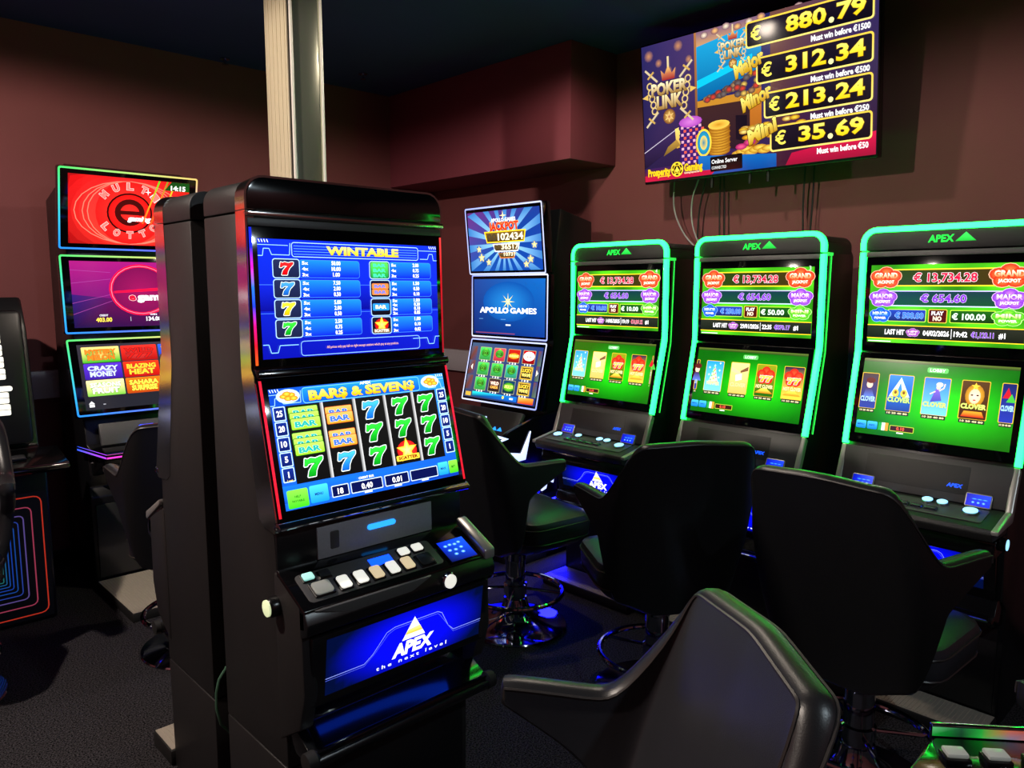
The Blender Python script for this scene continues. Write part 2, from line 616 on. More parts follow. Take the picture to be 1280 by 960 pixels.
def scr_bars():
    W, H = 184, 100
    c = Cv(W, H)
    c.rect4(0, 0, W, H, [(16, 90, 210), (10, 70, 190), (40, 140, 240), (10, 60, 180)])
    c.poly([(0, 6), (W, 0), (W, 14), (0, 20)], (8, 50, 160), (20, 110, 220))
    circuit(c, W, H)
    for x in (17, 167):
        c.ell(x, 93, 11, 6, (190, 225, 255))
        for dx, dy in ((-4, 0), (3, 1), (0, -2), (5, -2), (-1, 2)):
            c.ell(x + dx, 93 + dy, 4, 2.2, (200, 110, 10), (255, 220, 70), n=10)
    c.frame(30, 85.5, 154, 99, 3, 0.6, (110, 200, 255))
    c.rr(30.6, 86.1, 153.4, 98.4, 2.6, (6, 80, 190), (30, 140, 230))
    c.text('BAR$ & SEVEN$', 92, 88, 7.5, (255, 170, 10), w=112, col2=(255, 245, 120), bold=0.05, ol=(40, 30, 10), oo=0.02)
    c.text('APEX', 94, 97, 2.2, WHITE, w=12, bold=0.04)
    xs = [14, 46.5, 79, 111.5, 143, 171]
    c.rect(13, 20, 171, 85, (10, 11, 12), (20, 21, 20))
    for x in xs[1:-1]:
        c.rect4(x - 1.6, 20, x + 1.6, 85, [(90, 90, 90), (210, 210, 210), (210, 210, 210), (90, 90, 90)])
    G, Bl = ((0, 140, 20), (50, 235, 60)), ((10, 90, 190), (70, 190, 250))
    y3 = [64, 43.5, 22.5]
    for j in (0, 1):
        bars(c, xs[0] + 1.5, y3[j] - (0 if j == 0 else 1), 28, 20, 3, (150, 215, 40), (30, 90, 20), (30, 170, 160))
        bars(c, xs[1] + 2.8, y3[j] + 1, 27, 16, 2, (255, 150, 40), (150, 60, 10), (60, 110, 220))
    cells = [(0, 2, G), (1, 2, Bl), (2, 0, Bl), (2, 1, G), (2, 2, G), (3, 0, G), (3, 1, G), (4, 0, G), (4, 1, G), (4, 2, G)]
    for cx, r, col in cells:
        x = (xs[cx] + xs[cx + 1]) / 2
        seven(c, x, y3[r] + 1.8, 15.0, *col)
    x = (xs[3] + xs[4]) / 2
    c.ell(x, 32, 11, 9, (215, 20, 20), (255, 60, 50))
    c.star(x, 32, 12, 5, 5, (255, 200, 20), (255, 250, 150))
    c.rr(x - 13, 23, x + 13, 28, 1, (250, 205, 60))
    c.text('SCATTER', x, 24.2, 2.6, (130, 40, 10), w=22, bold=0.05)
    for sx, x0 in ((0, 1), (1, 172)):
        for k, t in enumerate(('25', '20', '10', '5', '1')):
            y = 73 - 12.6 * k
            c.rr(x0, y, x0 + 11, y + 12, 1, (190, 225, 255))
            c.rr(x0 + 0.8, y + 0.8, x0 + 10.2, y + 11.2, 0.7, (10, 24, 90), (16, 40, 130))
            c.text(t, x0 + 5.5, y + 3.8, 4.6, WHITE, bold=0.05, w=5.5 if len(t) == 2 else None)
    c.text('1 cent', 7, 23.2, 1.5, (255, 220, 60), bold=0.02, w=5)
    c.rr(2, 1, 21, 16, 1.5, (60, 190, 30), (130, 235, 70))
    c.text('HELP', 11.5, 9.3, 1.8, (10, 70, 10), bold=0.02)
    c.text('PAYTABLE', 11.5, 5.8, 1.6, (10, 70, 10), bold=0.02, w=11)
    c.rr(22.5, 2, 40, 16.5, 1.5, (20, 140, 220), (70, 200, 250))
    c.text('MENU', 31, 8, 2, (10, 50, 120), bold=0.03)
    for x0, x1, t in ((43, 60, '18'), (62, 95, '0.40'), (97.5, 124, '0.01'), (126, 158, '')):
        c.rr(x0, 3, x1, 13, 1, (210, 230, 255))
        c.rr(x0 + 0.7, 3.7, x1 - 0.7, 12.3, 0.7, (4, 14, 70))
        if t:
            c.text(t, (x0 + x1) / 2, 5.4, 4.6, WHITE, bold=0.05)
    for x in (79, 111, 142):
        c.rect(x - 4, 1.4, x + 4, 2.8, (220, 230, 250))
    c.text('CREDIT EUR', 79, 14.2, 1.8, WHITE, bold=0.03, w=16)
    c.rr(159, 3, 171, 15, 1.2, (20, 140, 220), (70, 200, 250))
    c.rr(172, 3, 183, 15, 1.2, (60, 190, 30), (140, 235, 70))
    c.text('MAX', 165, 8, 2, (10, 50, 120), bold=0.03)
    c.text('BET', 177.5, 8, 2, (10, 70, 10), bold=0.03)
    return c


def scr_belly():
    W, H = 100, 28.5
    c = Cv(W, H)
    n, m = 20, 8
    pts, cols, fs = [], [], []
    for j in range(m + 1):
        for i in range(n + 1):
            u, v = i / n, j / m
            pts.append((u * W, v * H))
            d = math.hypot((u - 0.52) / 0.5, (v - 0.5) / 0.72)
            g = max(0.0, 1 - d ** 1.9)
            cols.append((4 * g, 8 - 2 * g, 46 + 209 * g ** .7))
    for j in range(m):
        for i in range(n):
            a = j * (n + 1) + i
            fs.append([a, a + 1, a + n + 2, a + n + 1])
    c.raw(pts, fs, cols)
    for d, wd, cc in ((0, 0.32, (130, 145, 235)), (1.1, 0.22, (80, 95, 215))):
        c.line([(0, 8.5 - d), (22, 8.5 - d), (27 + d, 12), (35 + d, 21 - d), (40, 22.5 - d), (68, 22.5 - d), (71 - d, 21 - d), (76, 12.5), (80, 9 - d), (100, 9 - d)], wd, cc)
    c.poly([(45, 13.2), (60, 13.2), (52.5, 24.5)], (250, 246, 235), (240, 240, 255))
    c.poly([(46.8, 15.9), (58.2, 15.9), (56.2, 19), (48.8, 18.2)], (250, 190, 40), (255, 235, 150))
    c.text('APEX', 52.5, 5.6, 6.4, WHITE, w=27, bold=0.06, shear=0.15)
    c.text('t h e   n e x t   l e v e l', 52.5, 2.1, 1.9, (230, 235, 255), w=46, bold=0.02)
    return c


def flower(c, x, y, rx, ry, col, hi, txt):
    for k in range(5):
        a = PI / 2 + 2 * PI * k / 5
        c.ell(x + rx * 0.55 * math.cos(a), y + ry * 0.5 * math.sin(a), rx * 0.52, ry * 0.62, mixc(hi, WHITE, 0.4), n=12)
    for k in range(5):
        a = PI / 2 + 2 * PI * k / 5
        c.ell(x + rx * 0.55 * math.cos(a), y + ry * 0.5 * math.sin(a), rx * 0.47, ry * 0.56, col, hi, n=12)
    c.text(txt[0], x, y - 0.5, ry * 0.5, hi, w=rx * 1.5, col2=(255, 250, 220), bold=0.05, ol=mixc(col, BLACK, 0.4), oo=0.04)
    c.text(txt[1], x, y - ry * 0.55, ry * 0.28, (255, 245, 225), w=rx * 1.1, bold=0.04, ol=mixc(col, BLACK, 0.4), oo=0.04)


def scr_jackpot(blue, green, date, time, last, lcol, num):
    W, H = 177, 100
    c = Cv(W, H)
    n, m = 12, 8
    pts, cols, fs = [], [], []
    for j in range(m + 1):
        for i in range(n + 1):
            u, v = i / n, j / m
            pts.append((u * W, v * H))
            g = 0.5 + 0.5 * math.sin(u * 9 + v * 4) * math.cos(v * 7 - u * 3)
            cols.append((30 + 60 * g, 110 + 110 * g, 8 + 20 * g))
    for j in range(m):
        for i in range(n):
            a = j * (n + 1) + i
            fs.append([a, a + 1, a + n + 2, a + n + 1])
    c.raw(pts, fs, cols)
    c.rect4(12, 74, 165, 93, [(20, 60, 10), (60, 40, 10), (60, 40, 10), (20, 60, 10)])
    c.rect(10, 72.5, 167, 74, GOLD)
    c.rect(10, 93, 167, 94.4, GOLD)
    c.text(u'\u20ac 13,734.28', 88, 78.5, 10, (225, 15, 60), w=72, bold=0.05, ol=WHITE, oo=0.035)
    c.rect(12, 48.5, 165, 66, (12, 70, 40), (10, 50, 60))
    c.rect(10, 47.2, 167, 48.5, (200, 220, 255))
    c.rect(10, 66, 167, 67.2, (200, 190, 255))
    c.text(u'\u20ac 654.60', 88, 53, 9, (120, 40, 210), w=52, bold=0.05, ol=(230, 215, 255), oo=0.035)
    for x0, x1, cc, t, tc in ((24, 70, (30, 60, 170), blue, (40, 110, 255)), (97, 146, (16, 90, 16), green, (225, 255, 225))):
        c.rr(x0, 27.5, x1, 43.5, 1.5, (190, 240, 60))
        c.rr(x0 + 0.8, 28.3, x1 - 0.8, 42.7, 1.2, mixc(cc, BLACK, 0.5), cc)
        c.text(t, (x0 + x1) / 2 + (3 if x0 < 50 else -4), 32, 7, tc, w=(x1 - x0) * 0.74, bold=0.045, ol=(10, 20, 40) if x0 > 50 else (170, 205, 255), oo=0.03)
    c.rr(72.5, 27, 94, 44, 1.5, (230, 190, 60))
    c.rr(73.3, 27.8, 93.2, 43.2, 1.2, (70, 10, 10))
    c.text('PLAY', 83, 37, 4.2, WHITE, w=14, bold=0.05)
    c.text('NO', 83, 30, 5, (250, 220, 190), w=10, bold=0.06)
    flower(c, 19, 83.5, 19, 13, (225, 30, 12), (255, 120, 60), ('GRAND', 'JACKPOT'))
    flower(c, 157, 84.5, 21, 13.5, (225, 30, 12), (255, 120, 60), ('GRAND', 'JACKPOT'))
    flower(c, 17, 57.5, 17, 11, (120, 40, 190), (190, 120, 240), ('MAJOR', 'JACKPOT'))
    flower(c, 159, 57.5, 18, 11.5, (120, 40, 190), (190, 120, 240), ('MAJOR', 'JACKPOT'))
    flower(c, 15, 35.5, 13, 9, (10, 60, 210), (50, 130, 250), ('MINOR', 'POWER'))
    flower(c, 159, 35.5, 17, 9.5, (50, 170, 20), (150, 230, 70), ('MINI', 'POWER'))
    c.rect(0, 6, W, 22, (12, 22, 14), (34, 40, 30))
    c.rect(0, 5, W, 6, GOLD)
    c.rect(0, 22, W, 23, GOLD)
    c.text('LAST HIT', 22, 11, 6, WHITE, w=24, al='l', bold=0.04)
    flower(c, 56, 14, 8, 5, (130, 40, 160), (200, 120, 210), ('HIT', 'POT'))
    c.text(date, 68, 11, 6, WHITE, w=30, al='l', bold=0.04)
    c.rect(100, 8, 100.6, 20, WHITE)
    c.text(time, 103, 11, 6, WHITE, w=15, al='l', bold=0.04)
    c.text(last, 122, 11, 6, lcol, w=24, al='l', bold=0.045, ol=(245, 235, 255), oo=0.02)
    c.text('#1', 151, 11, 6, WHITE, w=7, al='l', bold=0.04)
    c.rect(2, 1, 30, 2.2, (235, 245, 235))
    if num:
        c.text(num, 173, 95, 6, (190, 200, 190), al='r', bold=0.01)
    return c


def card(c, x, y, w, h, kind):
    c.rr(x - 0.8, y - 0.8, x + w + 0.8, y + h + 0.8, 1.5, (220, 180, 50))
    x1, y1 = x + w, y + h
    cx = x + w / 2
    if kind == 'tree':
        c.rr(x, y, x1, y1, 1.2, (120, 215, 240), (30, 150, 225))
        for k in range(9):
            c.star(cx + (k % 3 - 1) * w * 0.3, y + h * (0.3 + 0.08 * k), 2.2, 0.8, 4, (225, 250, 255))
        c.poly([(cx - w * .3, y + h * .25), (cx + w * .3, y + h * .25), (cx, y + h * .9)], (230, 230, 190), (150, 220, 190))
        for k in range(12):
            c.ell(cx + w * 0.24 * (1 - k / 13) * math.sin(k * 2.1), y + h * (.28 + .045 * k), 1.5, 1.5, [(250, 190, 60), (240, 120, 150), (110, 220, 120)][k % 3], n=6)
        c.text('WINTER', cx, y + h * .2, h * .11, (220, 245, 160), w=w * .8, bold=0.05, ol=(20, 110, 130), oo=0.03)
    elif kind == 'book':
        c.rr(x, y, x1, y1, 1.2, (210, 180, 90), (235, 215, 140))
        c.poly([(cx - 5, y + h * .4), (cx + 5, y + h * .46), (cx + 4, y + h * .66), (cx - 6, y + h * .6)], (250, 245, 225))
        c.poly([(x + 1, y + h * .72), (x + w * .5, y + h * .62), (x + w * .55, y + h * .7), (x + 1, y + h * .86)], (225, 190, 150))
        c.poly([(x1 - 1, y + h * .9), (x1 - 1, y + h * .76), (cx + 2, y + h * .68), (cx + 1, y + h * .74)], (120, 80, 50))
        c.text('CLOVER', cx, y + h * .22, h * .12, (235, 225, 150), w=w * .9, bold=0.05, ol=(110, 90, 20), oo=0.03)
    elif kind in ('clover', 'clover7'):
        c.rr(x, y, x1, y1, 1.2, (20, 90, 10) if kind == 'clover' else (250, 200, 60), (30, 20, 60) if kind == 'clover7' else (140, 150, 20))
        for k in range(5):
            a = PI / 2 + 2 * PI * k / 5
            c.ell(cx + w * .26 * math.cos(a), y + h * .66 + h * .15 * math.sin(a), w * .24, h * .15, (210, 20, 15), (245, 80, 40), n=10)
        seven(c, cx - 4, y + h * .46, h * .2, (250, 150, 10), (255, 235, 90))
        seven(c, cx + 5, y + h * .46, h * .2, (250, 150, 10), (255, 235, 90))
        c.text('HOT CLOVER', cx, y + h * .26, h * .1, (250, 235, 160), w=w * .92, bold=0.05, ol=(120, 40, 0), oo=0.03)
        c.poly([(x + 1, y + h * .1), (x1 - 1, y + h * .1), (cx + 4, y + h * .25), (cx - 4, y + h * .25)], (250, 120, 20), (255, 230, 80))
    elif kind == 'pyramid':
        c.rr(x, y, x1, y1, 1.2, (20, 60, 140), (20, 120, 230))
        c.poly([(x + 2, y + h * .4), (x1 - 2, y + h * .4), (cx, y + h * .95)], (240, 235, 180), (200, 240, 255))
        c.poly([(cx - 5, y + h * .4), (cx + 5, y + h * .4), (cx, y + h * .8)], (50, 150, 190), (30, 110, 200))
        for dx in (-5, 5):
            c.ell(cx + dx, y + h * .5, 4, 5, (240, 170, 20), (255, 235, 110), n=12)
            c.ell(cx + dx, y + h * .52, 1.8, 2.4, (120, 80, 10), n=8)
        c.text('CLOVER', cx, y + h * .25, h * .13, (190, 240, 120), w=w * .95, bold=0.06, ol=(20, 60, 10), oo=0.03)
    elif kind == 'dancer':
        c.rr(x, y, x1, y1, 1.2, (110, 200, 245), (40, 110, 220))
        c.poly([(cx - 6, y + h * .34), (cx + 7, y + h * .4), (cx + 3, y + h * .7), (cx - 1, y + h * .7)], (60, 70, 170), (120, 90, 200))
        c.ell(cx + 2, y + h * .76, 2.6, 3.2, (245, 205, 175), n=10)
        c.ell(cx + 3, y + h * .83, 4, 3, (245, 240, 250), (255, 255, 255), n=10)
        c.line([(cx + 3, y + h * .66), (cx + 8, y + h * .74), (cx + 9, y + h * .86)], 1.4, (245, 205, 175))
        c.line([(cx - 1, y + h * .64), (cx - 7, y + h * .56)], 1.4, (245, 205, 175))
        c.text('CLOVER', cx, y + h * .22, h * .12, (200, 245, 120), w=w * .95, bold=0.06, ol=(20, 60, 90), oo=0.03)
    elif kind == 'queen':
        c.rr(x, y, x1, y1, 1.2, (60, 30, 10), (80, 50, 20))
        c.ell(cx, y + h * .62, w * .36, h * .3, (170, 110, 20), (240, 190, 60), n=16)
        c.ell(cx, y + h * .6, w * .22, h * .2, (235, 190, 155), (250, 220, 190), n=14)
        for dx in (-3, 3):
            c.ell(cx + dx, y + h * .63, 1.5, 0.9, (30, 20, 20), n=8)
        c.ell(cx, y + h * .5, 1.7, 0.8, (190, 20, 40), n=8)
        c.star(cx, y + h * .86, 5, 2, 5, (250, 200, 60))
        c.text('CLOVER', cx, y + h * .27, h * .12, (220, 245, 110), w=w * .95, bold=0.06, ol=(30, 60, 10), oo=0.03)
        c.poly([(x + 2, y + h * .05), (x1 - 2, y + h * .05), (x1 - 5, y + h * .2), (x + 5, y + h * .2)], (190, 20, 20), (240, 160, 40))
    elif kind == 'raven':
        c.rr(x, y, x1, y1, 1.2, (40, 60, 150), (60, 40, 40))
        c.ell(cx, y + h * .68, 4, 5, (235, 195, 175), n=12)
        c.ell(cx + 1, y + h * .8, 6, 4, (90, 25, 25), n=12)
        c.poly([(cx - 7, y + h * .3), (cx + 8, y + h * .3), (cx + 3, y + h * .58), (cx - 4, y + h * .58)], (90, 120, 210), (60, 30, 80))
        c.text('CLOVER', cx, y + h * .2, h * .13, (160, 200, 250), w=w * .95, bold=0.05, ol=(10, 20, 70), oo=0.03)
    else:
        c.rr(x, y, x1, y1, 1.2, (30, 50, 160), (20, 30, 90))
        c.poly([(cx - 6, y + h * .62), (cx + 4, y + h * .62), (cx - 1, y + h * .9)], (190, 20, 40))
        c.poly([(cx - 2, y + h * .52), (cx + 8, y + h * .52), (cx + 3, y + h * .74)], (60, 180, 60))
        c.text('CLOVER', cx, y + h * .3, h * .13, (160, 210, 250), w=w * .95, bold=0.05, ol=(10, 20, 70), oo=0.03)
    c.rr(x + 0.5, y - h * .12, x1 - 0.5, y - 0.5, 0.8, (30, 40, 30))
    c.text('10 20 40 80', cx, y - h * .09, h * .045, (235, 225, 170), w=w * .85, bold=0.03)


def scr_cards(kinds, x0):
    W, H = 177, 100
    c = Cv(W, H)
    n, m = 10, 6
    pts, cols, fs = [], [], []
    for j in range(m + 1):
        for i in range(n + 1):
            u, v = i / n, j / m
            pts.append((u * W, v * H))
            g = max(0, 1 - math.hypot(u - 0.6, (v - 0.45) * 1.2) / 0.62)
            cols.append((4 + 30 * g, 92 + 140 * g, 4 + 16 * g))
    for j in range(m):
        for i in range(n):
            a = j * (n + 1) + i
            fs.append([a, a + 1, a + n + 2, a + n + 1])
    c.raw(pts, fs, cols)
    c.rect(0, 96, W, 100, (20, 60, 10), (90, 110, 40))
    c.rr(78, 86.5, 102, 93, 2, (90, 190, 90))
    c.text('LOBBY', 90, 87.8, 3.8, (220, 250, 220), w=18, bold=0.03)
    cw, gap = 29, 13.5
    for k, kd in enumerate(kinds):
        x = x0 + k * (cw + gap)
        if x < 0 and x + cw > 2:
            card(c, 0.9, 34, x + cw - 1, 46, kd)
        elif x + cw > W:
            card(c, x, 34, W - x - 0.9, 46, kd)
        else:
            card(c, x, 34, cw, 46, kd)
    for x in (1, 15):
        c.rr(x, 7, x + 12.5, 17, 1.5, (10, 110, 200), (70, 190, 250))
    c.text('MENU', 7, 11, 2.2, (10, 60, 140), bold=0.03)
    c.text('INFO', 21, 11, 2.2, (10, 60, 140), bold=0.03)
    c.rect(29, 7, 33, 17, (30, 160, 70))
    c.rect(33, 7, 37, 17, (250, 250, 240))
    c.rect(37, 7, 41, 17, (250, 150, 50))
    c.rr(43, 7.5, 72, 15, 1, (190, 200, 60))
    c.rr(43.7, 8.2, 71.3, 14.3, 0.7, (50, 20, 14))
    c.text('0.10', 56, 9.4, 3.8, (245, 90, 60), bold=0.05)
    c.rect(52, 5, 60, 6.5, (240, 240, 230))
    return c


def scr_tv():
    W, H = 160, 91
    c = Cv(W, H)
    c.rect4(0, 0, W, H, [(40, 26, 80), (60, 24, 50), (40, 40, 96), (30, 26, 66)])
    # blurred hall behind the logo
    c.rect4(0, 8, 44, H, [(30, 22, 64), (38, 22, 60), (70, 50, 100), (40, 36, 90)])
    for x, y, r in ((6, 84, 4), (14, 78, 3), (30, 86, 4), (38, 76, 3), (22, 72, 3)):
        c.ell(x, y, r, r, (46, 38, 92), (190, 130, 90), n=10)
    c.rect(42.3, 30, 44, H, (120, 74, 40), (170, 110, 60))
    # bright teal screen with its wooden frame
    c.poly([(44, 48), (90, 60), (90, 88), (44, 82)], (0, 90, 150), (30, 160, 210))
    c.poly([(44, 56), (84, 66), (84, 70), (44, 61)], (10, 190, 230))
    c.poly([(44, 82), (90, 88), (90, 91), (44, 91)], (200, 150, 100), (120, 90, 120))
    for k in range(9):
        c.ell(50 + k * 8, 88 + (k % 3), 3, 2.2, (110, 70, 90), (250, 190, 110) if k % 2 else (250, 230, 200), n=8)
    c.rect4(96, 0, W, H, [(60, 20, 40), (40, 16, 40), (50, 40, 90), (110, 70, 60)])
    # chest
    c.poly([(44, 20), (82, 12), (82, 46), (44, 46)], (36, 20, 34), (60, 34, 34))
    c.poly([(82, 12), (90, 18), (90, 52), (82, 46)], (150, 80, 20), (200, 120, 40))
    c.poly([(44, 44), (82, 43), (90, 50), (90, 54), (80, 48), (44, 48)], (190, 130, 40))
    c.poly([(72, 20), (80, 18), (80, 34), (72, 35)], (20, 12, 26))
    rng = random.Random(3)
    for k in range(34):
        x = rng.uniform(50, 88)
        y = 47 + (x - 48) * 0.28 * rng.random() + rng.uniform(0, 2)
        c.ell(x, y, 2.6, 2.0, (70, 50, 50), rng.choice([(240, 200, 90), (170, 130, 90), (220, 60, 40), (110, 100, 100)]), n=8)
    for k in range(26):
        x = rng.uniform(74, 118)
        y = 22 + rng.uniform(-5, 6)
        c.ell(x, y, 3.4, 1.5, (150, 90, 10), rng.choice([(255, 215, 60), (245, 180, 40), (255, 236, 130)]), n=10)
    # lower desk and side of the picture
    c.poly([(0, 22), (30, 34), (30, 24), (0, 9)], (20, 14, 44), (60, 40, 90))
    c.line([(0, 20), (28, 33)], 0.5, (200, 190, 210))
    c.poly([(27, 20), (33, 21), (31, 34), (26, 33)], (200, 150, 50), (250, 220, 120))
    c.poly([(16, 16), (30, 22), (27, 26), (20, 22)], (110, 80, 30), (180, 140, 60))
    # chip stacks
    for k in range(11):
        y = 12 + 2.3 * k
        c.ell(38 + (k % 3) * 0.4, y, 9, 3.6, (46, 20, 90), (80, 30, 130), n=14)
        for j in range(4):
            c.rect(31 + 4.6 * j + (k % 2) * 2, y - 3.1, 33 + 4.6 * j + (k % 2) * 2, y - 1.4, (235, 90, 70) if k % 2 else (230, 170, 190))
    c.ell(38.5, 36, 9, 3.6, (170, 70, 180), (210, 120, 210), n=14)
    for k in range(10):
        y = 14 + 1.7 * k
        c.ell(60 + (k % 2) * 0.5, y, 8, 2.6, (140, 80, 10), (250, 190, 60), n=14)
    c.ell(60, 31, 8, 2.8, (250, 200, 80), (200, 140, 30), n=14)
    c.ell(48.5, 21, 6, 9, (250, 210, 60), n=18)
    c.ell(48.5, 21, 4.8, 7.6, (20, 120, 170), (40, 200, 220), n=18)
    c.ell(48.5, 21, 2.8, 4.6, (240, 210, 90), (20, 130, 160), n=14)
    for k in range(8):
        c.ell(74 + 3 * k, 11 + (k % 3), 5, 2, (180, 120, 20), (255, 220, 90), n=10)
    for x in (76, 82):
        c.ell(x, 15 + (x % 4), 4.2, 2, (150, 20, 90), (250, 90, 140), n=10)
    # bottom bands
    c.rect4(0, 0, 46, 9, [(120, 20, 50), (170, 26, 56), (60, 24, 80), (40, 24, 80)])
    c.poly([(44, 0), (100, 0), (100, 8), (44, 13)], (10, 70, 150), (16, 110, 190))
    c.poly([(0, 0), (54, 0), (58, 3), (0, 4)], (190, 20, 60))
    c.poly([(106, 0), (W, 0), (W, 13), (110, 7)], (150, 14, 50), (210, 20, 70))

    def logo(cx, cy, s):
        for sx, sy in ((1, 1), (-1, 1), (1, -1), (-1, -1)):
            c.line([(cx + sx * 9 * s, cy + sy * 10 * s), (cx + sx * 19 * s, cy + sy * 19 * s)], 1.4 * s, (210, 190, 150))
            c.line([(cx + sx * 12 * s, cy + sy * 17 * s), (cx + sx * 17 * s, cy + sy * 13 * s)], 1.3 * s, (200, 160, 80))
        c.line([(cx, cy + 12 * s), (cx, cy + 25 * s)], 1.5 * s, (220, 200, 150))
        for sx in (-1, 1):
            c.poly([(cx + sx * 17 * s, cy + 3 * s), (cx + sx * 22 * s, cy + 1 * s), (cx + sx * 17 * s, cy - 1 * s)], (220, 180, 90))
        c.poly([(cx - 5 * s, cy + 10 * s), (cx + 5 * s, cy + 10 * s), (cx + 6 * s, cy + 17 * s), (cx + 3 * s, cy + 14 * s), (cx, cy + 19 * s), (cx - 3 * s, cy + 14 * s), (cx - 6 * s, cy + 17 * s)], (150, 30, 40), (240, 200, 110))
        for sx in (-1, 1):
            for q in range(5):
                a = q * 0.75
                c.ring(cx + sx * (15.5 - 0.9 * q) * s, cy + (8 - 4.2 * q) * s, 2.6 * s, 2.6 * s, 0.9 * s, (220, 190, 120), n=12)
        c.text('POKER', cx + 0.3 * s, cy + 1 * s, 7.5 * s, (150, 110, 50), w=29 * s, col2=(250, 235, 190), bold=0.055, ol=(50, 30, 20), oo=0.03)
        c.text('LINK', cx + 0.5 * s, cy - 8 * s, 8 * s, (150, 110, 50), w=21 * s, col2=(245, 225, 170), bold=0.055, ol=(50, 30, 20), oo=0.03)
        c.ell(cx, cy - 14 * s, 5 * s, 5 * s, (110, 60, 30), (230, 180, 90), n=14)
        c.star(cx, cy - 14.2 * s, 4 * s, 1.4 * s, 6, (250, 215, 130), (150, 60, 40))
    logo(22, 56, 1.0)
    logo(71, 75, 0.6)
    rows = [(80, 158, 73, 88.5, '880.79', 'Must win before \u20ac1500', None),
            (87, 158, 50.5, 66.5, '312.34', 'Must win before \u20ac500', 'Major'),
            (92, 158, 29.5, 45, '213.24', 'Must win before \u20ac250', 'Minor'),
            (96, 158, 9, 24.5, '35.69', 'Must win before \u20ac50', 'Mini')]
    for x0, x1, y0, y1, amt, mw, nm in rows:
        c.rr(x0, y0, x1, y1, 2, (255, 230, 120), (250, 205, 70))
        c.rr(x0 + 1, y0 + 1, x1 - 1, y1 - 1, 1.4, (10, 7, 18), (24, 16, 34))
        c.text(u'\u20ac', x0 + 7, y0 + 4, 7.5, (255, 235, 90), bold=0.02)
        a, b = amt.split('.')
        h = (y1 - y0) * 0.52
        c.text(a, 131, y0 + 4.3, h, (250, 205, 20), w=8.2 * len(a), al='r', col2=(255, 246, 110), bold=0.085, ol=(120, 80, 0), oo=0.02)
        c.ell(134, y0 + 4.6, 1.6, 1.6, (255, 250, 170), n=10)
        c.text(b, 137, y0 + 4.3, h, (250, 205, 20), w=16.4, al='l', col2=(255, 246, 110), bold=0.085, ol=(120, 80, 0), oo=0.02)
        c.text(mw, 156, y0 - 4.6, 3.1, WHITE, w=34 if len(mw) > 19 else 30, al='r', bold=0.05)
        if nm:
            c.text(nm, x0 - 4, y0 + 10, 8, (190, 140, 20), w=22, col2=(255, 246, 130), bold=0.07, ol=(70, 50, 0), oo=0.03, rot=0.35, shear=0.2)
    c.text('Prosperity', 3, 3.5, 4.6, (255, 205, 30), w=19, al='l', bold=0.05, ol=(40, 30, 0), oo=0.02)
    c.text('Gaming', 33, 4.3, 4.6, (255, 205, 30), w=14.5, al='l', bold=0.05, ol=(40, 30, 0), oo=0.02)
    c.rect(12, 2.4, 22, 2.9, (255, 215, 40))
    c.text('Gaming beyond fun', 33, 2.6, 1.2, (250, 240, 200), w=12, al='l', bold=0.02)
    c.ell(27.3, 6.2, 5, 5, (255, 214, 40), n=20)
    c.ell(27.3, 6.2, 4.1, 4.1, (16, 14, 10), n=20)
    for k in range(6):
        a = k * PI / 3
        c.ell(27.3 + 4 * math.cos(a), 6.2 + 4 * math.sin(a), 1, 1, (255, 220, 60), n=8)
    c.ring(27.3, 6.2, 3.0, 3.0, 0.5, (255, 214, 40))
    c.poly([(25.7, 5.4), (28.9, 5.4), (27.3, 8.4)], (255, 224, 70))
    c.ell(26.4, 5.4, 0.95, 0.95, (255, 224, 70), n=8)
    c.ell(28.2, 5.4, 0.95, 0.95, (255, 224, 70), n=8)
    c.rect(26.9, 3.9, 27.7, 5.6, (255, 224, 70))
    c.rr(53.5, 1.5, 77, 11, 0.8, (6, 6, 10))
    c.text('Online Server', 54.5, 6.6, 2.6, WHITE, w=19, al='l', bold=0.015)
    c.text('CONNECTED', 54.5, 3.1, 1.7, (235, 235, 235), w=11, al='l', bold=0.015)
    return c


def rays(c, cx, cy, R, n, col, W, H):
    for k in range(n):
        a, b = 2 * PI * k / n, 2 * PI * (k + 0.45) / n
        pts = []
        for t in (a, b):
            dx, dy = math.cos(t), math.sin(t)
            s_ = 1e9
            if dx > 1e-6: s_ = min(s_, (W - cx) / dx)
            if dx < -1e-6: s_ = min(s_, -cx / dx)
            if dy > 1e-6: s_ = min(s_, (H - cy) / dy)
            if dy < -1e-6: s_ = min(s_, -cy / dy)
            s_ = min(s_, R)
            pts.append((cx + dx * s_, cy + dy * s_))
        c.raw([(cx, cy)] + pts, [[0, 1, 2]], [mixc(col, WHITE, 0.35), mixc(col, (10, 40, 120), 0.5), mixc(col, (10, 40, 120), 0.5)])
        c.l -= 1
    c.l += 1


